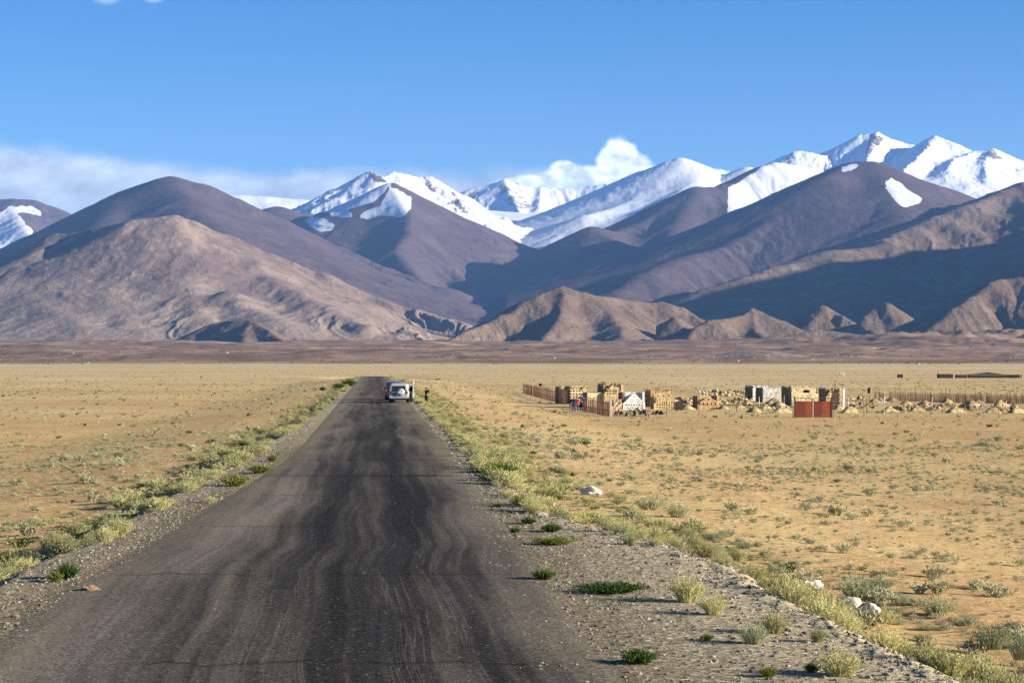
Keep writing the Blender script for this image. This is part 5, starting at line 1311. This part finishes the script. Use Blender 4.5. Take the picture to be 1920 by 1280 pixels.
grey = [shrub_mesh('grey_shrub', 30 + k, 130, .42, .46, L_grey, 8, .030, upright=.50) for k in range(3)]
green = [shrub_mesh('green_tuft', 50 + k, 170, .22, .34, L_green, 9, .030, upright=.45) for k in range(2)]
lime = [shrub_mesh('lime_tuft', 60 + k, 110, .22, .34, L_lime, 8, .030, upright=.40) for k in range(2)]
mat_green = [shrub_mesh('green_mat', 70, 260, .13, .55, L_green, 9, .026, upright=.30)]
def shrub(meshes, px, py, wpx, hpx, label, name, cat='shrub', group=None, stretch=1.0):
    p = on_ground(px, py); s = p.y / F
    m = random.choice(meshes); bw, bh = {'sage': (1.05, .58), 'grey': (.95, .40), 'gree': (.70, .21), 'lime': (.70, .21)}[m.name[:4]]
    if m.name.startswith('green_mat'): bw, bh = 1.1, .13
    sx = wpx * s / bw
    return put(name, m, (p.x, p.y, p.z - .01), random.uniform(0, 6.28) if stretch == 1 else 0, (sx, min(sx, .9 * stretch + .2) if stretch > 1 else sx, hpx * s / bh), label, cat, group)
# plants one can point to
HERO = [
    (sage, 1290, 1128, 100, 62, 'bushy pale shrub on the gravel, leftmost of the foreground group at right', 'sage_shrub'),
    (sage, 1338, 1152, 74, 48, 'grey green shrub on the gravel touching the leftmost bushy one', 'sage_shrub'),
    (sage, 1452, 1186, 84, 50, 'round yellow green shrub on the gravel bank, middle of the foreground group', 'sage_shrub'),
    (grey, 1412, 1206, 82, 46, 'spiky grey shrub below the round yellow green one on the gravel', 'grey_shrub'),
    (sage, 1535, 1203, 52, 34, 'small pale shrub on the pale gravel crest at lower right', 'sage_shrub'),
    (sage, 1575, 1266, 130, 62, 'widest pale shrub at the bottom edge right of the road', 'sage_shrub'),
    (green, 1523, 1260, 40, 22, 'dark green sprig left of the widest pale shrub', 'green_tuft'),
    (green, 1200, 1243, 84, 32, 'dark green tuft alone on the gravel near the bottom edge', 'green_tuft'),
    (green, 1020, 1086, 58, 24, 'dark green tuft alone on the gravel beside the road, above the others', 'green_tuft'),
    (mat_green, 1147, 1110, 160, 22, 'long flat dark green mat on the gravel shoulder', 'green_mat'),
    (green, 127, 1085, 54, 34, 'dark green tuft at the left roadside', 'green_tuft'),
    (lime, 104, 1090, 40, 24, 'yellow green tuft beside the dark green one at the left roadside', 'lime_tuft'),
    (lime, 440, 911, 78, 26, 'wide yellow green tuft at the left edge of the road', 'lime_tuft'),
    (lime, 487, 887, 60, 18, 'yellow green tuft spreading on the left gravel farther up', 'lime_tuft'),
    (lime, 510, 865, 26, 14, 'small lime green tuft on the left gravel, farthest of three', 'lime_tuft'),
    (sage, 395, 942, 34, 16, 'small pale tuft alone on the left gravel', 'sage_shrub'),
    (mat_green, 930, 890, 90, 26, 'bright green mat at the right road edge halfway up', 'green_mat'),
    (green, 935, 951, 22, 9, 'tiny green tuft at the right edge of the tarmac', 'green_tuft'),
    (green, 990, 982, 40, 14, 'green tuft on the right shoulder by the yellowish stone', 'green_tuft'),
    (green, 1034, 997, 50, 18, 'green tuft right of the one by the yellowish stone', 'green_tuft'),
    (green, 965, 998, 26, 12, 'small green tuft left of the flat one on the right shoulder', 'green_tuft'),
    (lime, 1040, 1020, 110, 18, 'flat yellow green patch on the right shoulder', 'lime_tuft'),
    (lime, 975, 950, 50, 26, 'yellow green tuft left of the yellowish stone', 'lime_tuft'),
    (lime, 1325, 1200, 34, 16, 'small yellow green sprig between shadows on the right gravel', 'lime_tuft'),
    (lime, 1440, 1268, 50, 22, 'sparse yellow green sprig near the bottom edge at right', 'lime_tuft'),
    (sage, 1180, 1020, 44, 24, 'small pale shrub on the gravel bank at the bend of the shoulder', 'sage_shrub'),
    (grey, 1605, 1120, 110, 46, 'tall yellow shrub behind the white boulders', 'grey_shrub'),
    (sage, 1660, 1165, 80, 30, 'low shrub right of the white boulders', 'sage_shrub'),
    (grey, 1860, 1215, 100, 60, 'big grey shrub near the right picture edge', 'grey_shrub'),
    (grey, 1915, 1235, 80, 60, 'grey shrub cut by the right picture edge', 'grey_shrub'),
    (grey, 1755, 1150, 100, 40, 'broad grey shrub in the field above the big one', 'grey_shrub'),
    (grey, 1220, 955, 100, 36, 'broad grey shrub clump in the field beyond the right bank', 'grey_shrub'),
    (grey, 1270, 970, 70, 34, 'grey shrub right of the broad clump beyond the bank', 'grey_shrub'),
    (grey, 20, 990, 34, 20, 'small dark shrub at the left picture edge', 'grey_shrub'),
    (grey, 56, 985, 30, 16, 'small brownish shrub near the left picture edge', 'grey_shrub'),
    (sage, 95, 1040, 56, 44, 'upright pale shrub low at the left roadside', 'sage_shrub'),
    (sage, 25, 1066, 90, 50, 'pale shrub in the lower left corner of the field', 'sage_shrub'),
    (green, 655, 724, 34, 16, 'dark green bush at the left road edge near the far crest', 'dark_bush'),
    (green, 634, 729, 26, 12, 'dark bush in the left ditch below the one at the far crest', 'dark_bush'),
    (green, 605, 732, 16, 8, 'dark bush where the left bank meets the road far off', 'dark_bush'),
]
for ms, px, py, w_, h_, lb, nm in HERO:
    shrub(ms, px, py, w_, h_, lb, nm, stretch=2.2 if w_ > 3.2 * h_ else 1.0)
# the rows along both banks: nearest plants singly, the rest as cover
row = []
r = np.random.RandomState(5)
def try_row(side, Y, d, kind):
    e = float(edge_r(np.array([Y]))[0]) if side > 0 else float(edge_l(np.array([Y]))[0])
    x = float(road_x(Y)) + e + side * d
    row.append((Y, x, side, kind, d))
for side, y0, y1, dens, wid in ((1, 26, 46, 4.5, 1.3), (1, 46, 110, 9.0, 4.4), (1, 110, 330, 4.6, 4.8), (1, 330, 540, 1.6, 4.0), (-1, 330, 540, 2.2, 4.5), (-1, 26, 60, 4.2, 1.9), (-1, 60, 140, 6.0, 3.6), (-1, 140, 330, 2.8, 4.2)):
    n = int((y1 - y0) * dens)
    for i in range(n):
        Y = r.uniform(y0, y1); d = (-.15 if Y > 46 else .15) + wid * r.rand() ** 1.3
        if noise2(Y / 5.0, side * 3.3 + d * .3, 7) < (-.26 if side > 0 else -.14): continue
        if Y < 46 and side > 0: d = .55 + .9 * r.rand()
        try_row(side, Y, d, 0)
for (a, b, x0, x1, n) in ((34, 40, 9.0, 14.0, 46), (40, 48, 7.5, 10.5, 60), (48, 62, 5.5, 9.5, 70), (27, 33, 9.3, 13.0, 22)):
    for i in range(n):
        Y = r.uniform(a, b); x = float(road_x(Y)) + r.uniform(x0, x1)
        if noise2(x / 2.5, Y / 4.0, 17) < -.05: continue
        row.append((Y, x, 1, 1, 4.0))
row.sort()
rest = []
cnt = {0: 0, 1: 0}
for k, (Y, x, side, kind, d) in enumerate(row):
    s = (.35 + .65 * r.rand() ** 1.5) * (1.0 if Y < 150 else .85)
    if d > 2.4: s *= .7
    z = gz(x, Y) - .02
    if k < 290:
        m = (sage if (kind == 0 and r.rand() < .85) else grey)[r.randint(3)]
        if kind == 1: lb, gp = 'low grey green shrub in the field just beyond the right bank', 'grey shrubs in the field by the right bank'
        elif side > 0: lb, gp = 'pale yellow green shrub in the row along the right gravel bank', 'pale shrubs along the right bank'
        else: lb, gp = 'pale yellow green shrub in the row along the left road bank', 'pale shrubs along the left bank'
        put('sage_shrub' if m in sage else 'grey_shrub', m, (x, Y, z), r.uniform(0, 6.28), (s * r.uniform(.9, 1.2), s * r.uniform(.9, 1.2), s * r.uniform(.9, 1.3)), lb, 'shrub', gp)
    else: rest.append((x, Y, z, s * r.uniform(.9, 1.25), 0 if r.rand() < .8 else 1))

# ------------------------------------------------------------------ scattered cover through instancing
def scatter(name, pts, sources, kind='stuff', label=None):
    """pts: (x, y, z, scale, variant); sources: meshes"""
    A = np.array(pts, float)
    me = bpy.data.meshes.new(name); me.vertices.add(len(A)); me.vertices.foreach_set('co', A[:, :3].astype(np.float32).ravel())
    for nm, v in (('size', A[:, 3]), ('variant', A[:, 4]), ('turn', np.random.RandomState(len(A)).rand(len(A)) * 6.283)):
        at = me.attributes.new(nm, 'FLOAT', 'POINT'); at.data.foreach_set('value', v.astype(np.float32))
    o = bpy.data.objects.new(name, me); COL.objects.link(o)
    g = bpy.data.node_groups.new(name, 'GeometryNodeTree')
    g.interface.new_socket('Geometry', in_out='INPUT', socket_type='NodeSocketGeometry')
    g.interface.new_socket('Geometry', in_out='OUTPUT', socket_type='NodeSocketGeometry')
    N = g.nodes; L = g.links
    gi = N.new('NodeGroupInput'); go = N.new('NodeGroupOutput'); j = N.new('GeometryNodeJoinGeometry')
    def named(nm):
        q = N.new('GeometryNodeInputNamedAttribute'); q.data_type = 'FLOAT'; q.inputs['Name'].default_value = nm; return q.outputs['Attribute']
    sz, vr, tn = named('size'), named('variant'), named('turn')
    cx = N.new('ShaderNodeCombineXYZ'); L.new(tn, cx.inputs[2])
    for k, m in enumerate(sources):
        so = bpy.data.objects.new(name + '_source', m)         # never linked to the scene
        oi = N.new('GeometryNodeObjectInfo'); oi.inputs['Object'].default_value = so; oi.inputs['As Instance'].default_value = False
        cmp_ = N.new('FunctionNodeCompare'); cmp_.data_type = 'FLOAT'; cmp_.operation = 'EQUAL'
        L.new(vr, cmp_.inputs[0]); cmp_.inputs[1].default_value = float(k); cmp_.inputs['Epsilon'].default_value = .1
        ip = N.new('GeometryNodeInstanceOnPoints')
        L.new(gi.outputs[0], ip.inputs['Points']); L.new(cmp_.outputs[0], ip.inputs['Selection']); L.new(oi.outputs['Geometry'], ip.inputs['Instance'])
        L.new(cx.outputs[0], ip.inputs['Rotation']); L.new(sz, ip.inputs['Scale'])
        L.new(ip.outputs[0], j.inputs[0])
    L.new(j.outputs[0], go.inputs[0])
    md = o.modifiers.new('scatter', 'NODES'); md.node_group = g
    tag(o, label, None, None, kind)
    return o
low_sage = [shrub_mesh('low_sage', 80 + k, 80, .50, .50, L_sage, 8, .050, .010, upright=.6) for k in range(2)]
low_sage += [shrub_mesh('low_green', 83, 46, .40, .50, L_green, 7, .060, .012, upright=.5)]
scatter('shrub_cover', [(x, y, z, s, 2 if (i % 17 == 0) else i % 2) for i, (x, y, z, s, v) in enumerate(rest)], low_sage)

# herbs of the plain
L_pale = leaf_mat('pale_herb', (0.27, 0.27, 0.16), (0.38, 0.375, 0.22), (0.50, 0.48, 0.29))
tuft = [shrub_mesh('plain_tuft', 90, 34, .17, .17, L_pale, 5, .034, .006, upright=.5), shrub_mesh('plain_tuft', 91, 26, .12, .16, L_pale, 5, .030, .006, upright=.35),
        shrub_mesh('plain_tuft', 92, 22, .14, .13, L_dry, 3, .026, .006, upright=.5), shrub_mesh('plain_tuft', 93, 24, .13, .15, L_green, 5, .028, .006, upright=.45)]
far_tuft = [shrub_mesh('far_tuft', 95, 9, .26, .26, L_pale, 2, .12, .03, upright=.5), shrub_mesh('far_tuft', 96, 8, .20, .30, L_dry, 2, .11, .03, upright=.4), shrub_mesh('far_tuft', 97, 9, .24, .26, L_sage, 2, .12, .03, upright=.5), shrub_mesh('far_tuft', 98, 11, .20, .26, L_green, 3, .12, .035, upright=.4)]
def field(n, y0, y1, power, dens_noise, smin, smax, umax=.29, wts=(.42, .33, .21, .04), seed=1):
    q = np.random.RandomState(seed)
    y = (y0 ** power + q.rand(n) * (y1 ** power - y0 ** power)) ** (1 / power)
    x = (q.rand(n) * 2 - 1) * umax * np.maximum(y, 20)
    xl_ = x - road_x(y)
    d = np.where(xl_ > 0, xl_ - edge_r(y), edge_l(y) - xl_)
    nz = fbm(x / 9, y / 14, 3, seed + 200) + .6 * fbm(x / 2.2, y / 3.0, 2, seed + 210)
    keep = ((d > .9) | (y > 640)) & (q.rand(n) < np.clip(.5 + dens_noise * nz, .06, 1))
    x, y, nz = x[keep], y[keep], nz[keep]
    z = ground_z(x, y, y.max() < 260) - .01
    s = (smin + (smax - smin) * q.rand(len(x)) ** 2.6) * (1 + .35 * np.clip(nz, -.5, 1))
    v = q.choice(len(wts), len(x), p=np.array(wts) / sum(wts))
    return np.stack([x, y, z, s, v], -1)
scatter('ground_cover', np.concatenate([field(26000, 24, 140, 2.0, 2.6, .16, 1.15, seed=3), field(1500, 30, 150, 1.7, 3.0, .9, 2.6, wts=(.7, .2, .0, .1), seed=4)]), tuft)
scatter('distant_ground_cover', np.concatenate([field(21000, 140, 520, 1.7, 2.2, .26, 1.25, wts=(.40, .32, .20, .08), seed=5), field(16000, 520, 2900, 1.25, 2.2, .6, 1.8, wts=(.35, .40, .15, .10), seed=6)]), far_tuft)

# ------------------------------------------------------------------ stones
def stone_mat(name, c1, c2, c3):
    m, n = material(name, 0.9, 0.2)
    info = n.new('ShaderNodeObjectInfo').outputs['Random']; p = n.objco()
    k = n.math('ADD', n.math('MULTIPLY', info, .75), n.math('MULTIPLY', n.noise(p, 2.5, 4), .3))
    n.put(n.b.inputs['Base Color'], n.ramp(k, [(.2, c1), (.6, c2), (.95, c3)]))
    n.put(n.b.inputs['Normal'], n.bump(n.noise(p, 3.0, 6, .7), .6, .15))
    return m
S_gravel = stone_mat('gravel_stone', (.14, .125, .10), (.27, .24, .185), (.50, .46, .37))
S_clod = stone_mat('clod', (.16, .10, .055), (.34, .21, .11), (.60, .50, .36))
S_white = plain_mat('pale_boulder', (.60, .53, .42), .9, .2, .22, 2.5, .03)
S_brown = plain_mat('brown_boulder', (.24, .15, .10), .9, .2, .3, 3.0, .03)
def rk(seed, mat, sub=1):
    q = rock_mesh(seed, sub, .35, .6); q.materials.append(mat); return q
gr = [rk(k + 1, S_gravel) for k in range(3)]; cl = [rk(k + 11, S_clod) for k in range(3)]
def gravel_pts(n, y0, y1, seed, s0, s1):
    q = np.random.RandomState(seed)
    y = (y0 ** .6 + q.rand(n) * (y1 ** .6 - y0 ** .6)) ** (1 / .6)
    side = q.rand(n) < .62
    eR, eL, c = edge_r(y), edge_l(y), road_c(y)
    lat = np.where(side, eR - (eR - c - 3.3) * q.rand(n) ** .75 + .9 * q.rand(n) * (q.rand(n) < .5), eL + (c - 3.9 - eL).clip(.3) * q.rand(n) - .8 * q.rand(n) * (q.rand(n) < .4))
    x = road_x(y) + lat
    z = ground_z(x, y) + .006
    s = s0 + (s1 - s0) * q.rand(n) ** 5
    return np.stack([x, y, z, s, q.randint(0, 3, n)], -1)
def bank_pts(n):
    q = np.random.RandomState(77); y = 25 + 45 * q.rand(n) ** 1.2; lat = edge_r(y) + q.normal(.2, .65, n)
    x = road_x(y) + lat
    return np.stack([x, y, ground_z(x, y) + .008, .010 + .05 * q.rand(n) ** 5, q.randint(0, 3, n)], -1)
scatter('gravel', np.concatenate([bank_pts(6500), gravel_pts(24000, 24, 75, 1, .007, .045), gravel_pts(5000, 75, 220, 2, .02, .08)]), gr)
q = field(24000, 24, 120, 1.6, 1.2, .018, .085, wts=(1, 1, 1), seed=9); scatter('clods', q, cl)
# loose stones on the tarmac
q = np.random.RandomState(4); yy_ = 24 + 60 * q.rand(600) ** 1.6; lat = road_c(yy_) + (q.rand(600) * 2 - 1) * 3.6
scatter('loose_stones', np.stack([road_x(yy_) + lat, yy_, ground_z(road_x(yy_) + lat, yy_) + .018, .006 + .014 * q.rand(600) ** 4, q.randint(0, 3, 600)], -1), gr)
# boulders of the foothills
bl = [rk(31, stone_mat('dark_boulder', (.05, .036, .03), (.12, .08, .06), (.30, .22, .16))), rk(32, S_white), rk(33, S_brown)]
q = np.random.RandomState(8); n = 5200; y = 3180 + 2300 * q.rand(n) ** 1.7; x = (q.rand(n) * 2 - 1) * .27 * y
kk = fbm(x / 160, y / 120, 3, 77) > -.05; x, y = x[kk], y[kk]
zz = ground_z(x, y, False) + foothill(x, y)
scatter('boulder_field', np.stack([x, y, zz, .6 + 2.4 * q.rand(len(x)) ** 4, q.choice(3, len(x), p=[.72, .07, .21])], -1), bl)

def boulder(px, py, w_, h_, mat, label, seed, name='boulder'):
    p = on_ground(px, py); s = p.y / F; m = rock_mesh(seed, 3, .34, .75); m.materials.append(mat)
    for f in m.polygons: f.use_smooth = False
    put(name, m, (p.x, p.y, p.z + h_ * s * .32), random.uniform(-.4, .4), (w_ * s / 2, w_ * s / 2.6, h_ * s / 1.5), label, 'rock')
boulder(1594, 1146, 48, 34, S_white, 'larger of two white boulders side by side beyond the right bank', 1)
boulder(1628, 1155, 40, 26, S_white, 'smaller flatter white boulder right of the larger one', 2)
boulder(1518, 1112, 48, 30, S_white, 'pale grey boulder sunk in the gravel bank left of the white pair', 3)
boulder(1108, 928, 36, 20, S_white, 'bright white rock among shrubs right of the road, middle distance', 4)
boulder(1014, 955, 22, 12, adobe_mat('yellow_stone', (.62, .50, .28), (.5, .38, .2)), 'yellowish stone in the shrubs at the right road edge', 5)
boulder(1079, 850, 14, 10, S_brown, 'brownish stone alone in the field right of the road', 6)
boulder(170, 1107, 36, 13, S_brown, 'flat red brown stone on the left gravel shoulder', 7)
boulder(28, 1157, 16, 8, S_brown, 'small dark stone at the left edge of the gravel', 8, 'stone')
boulder(1727, 1108, 10, 10, S_brown, 'small red stone in the field near the right', 9, 'stone')
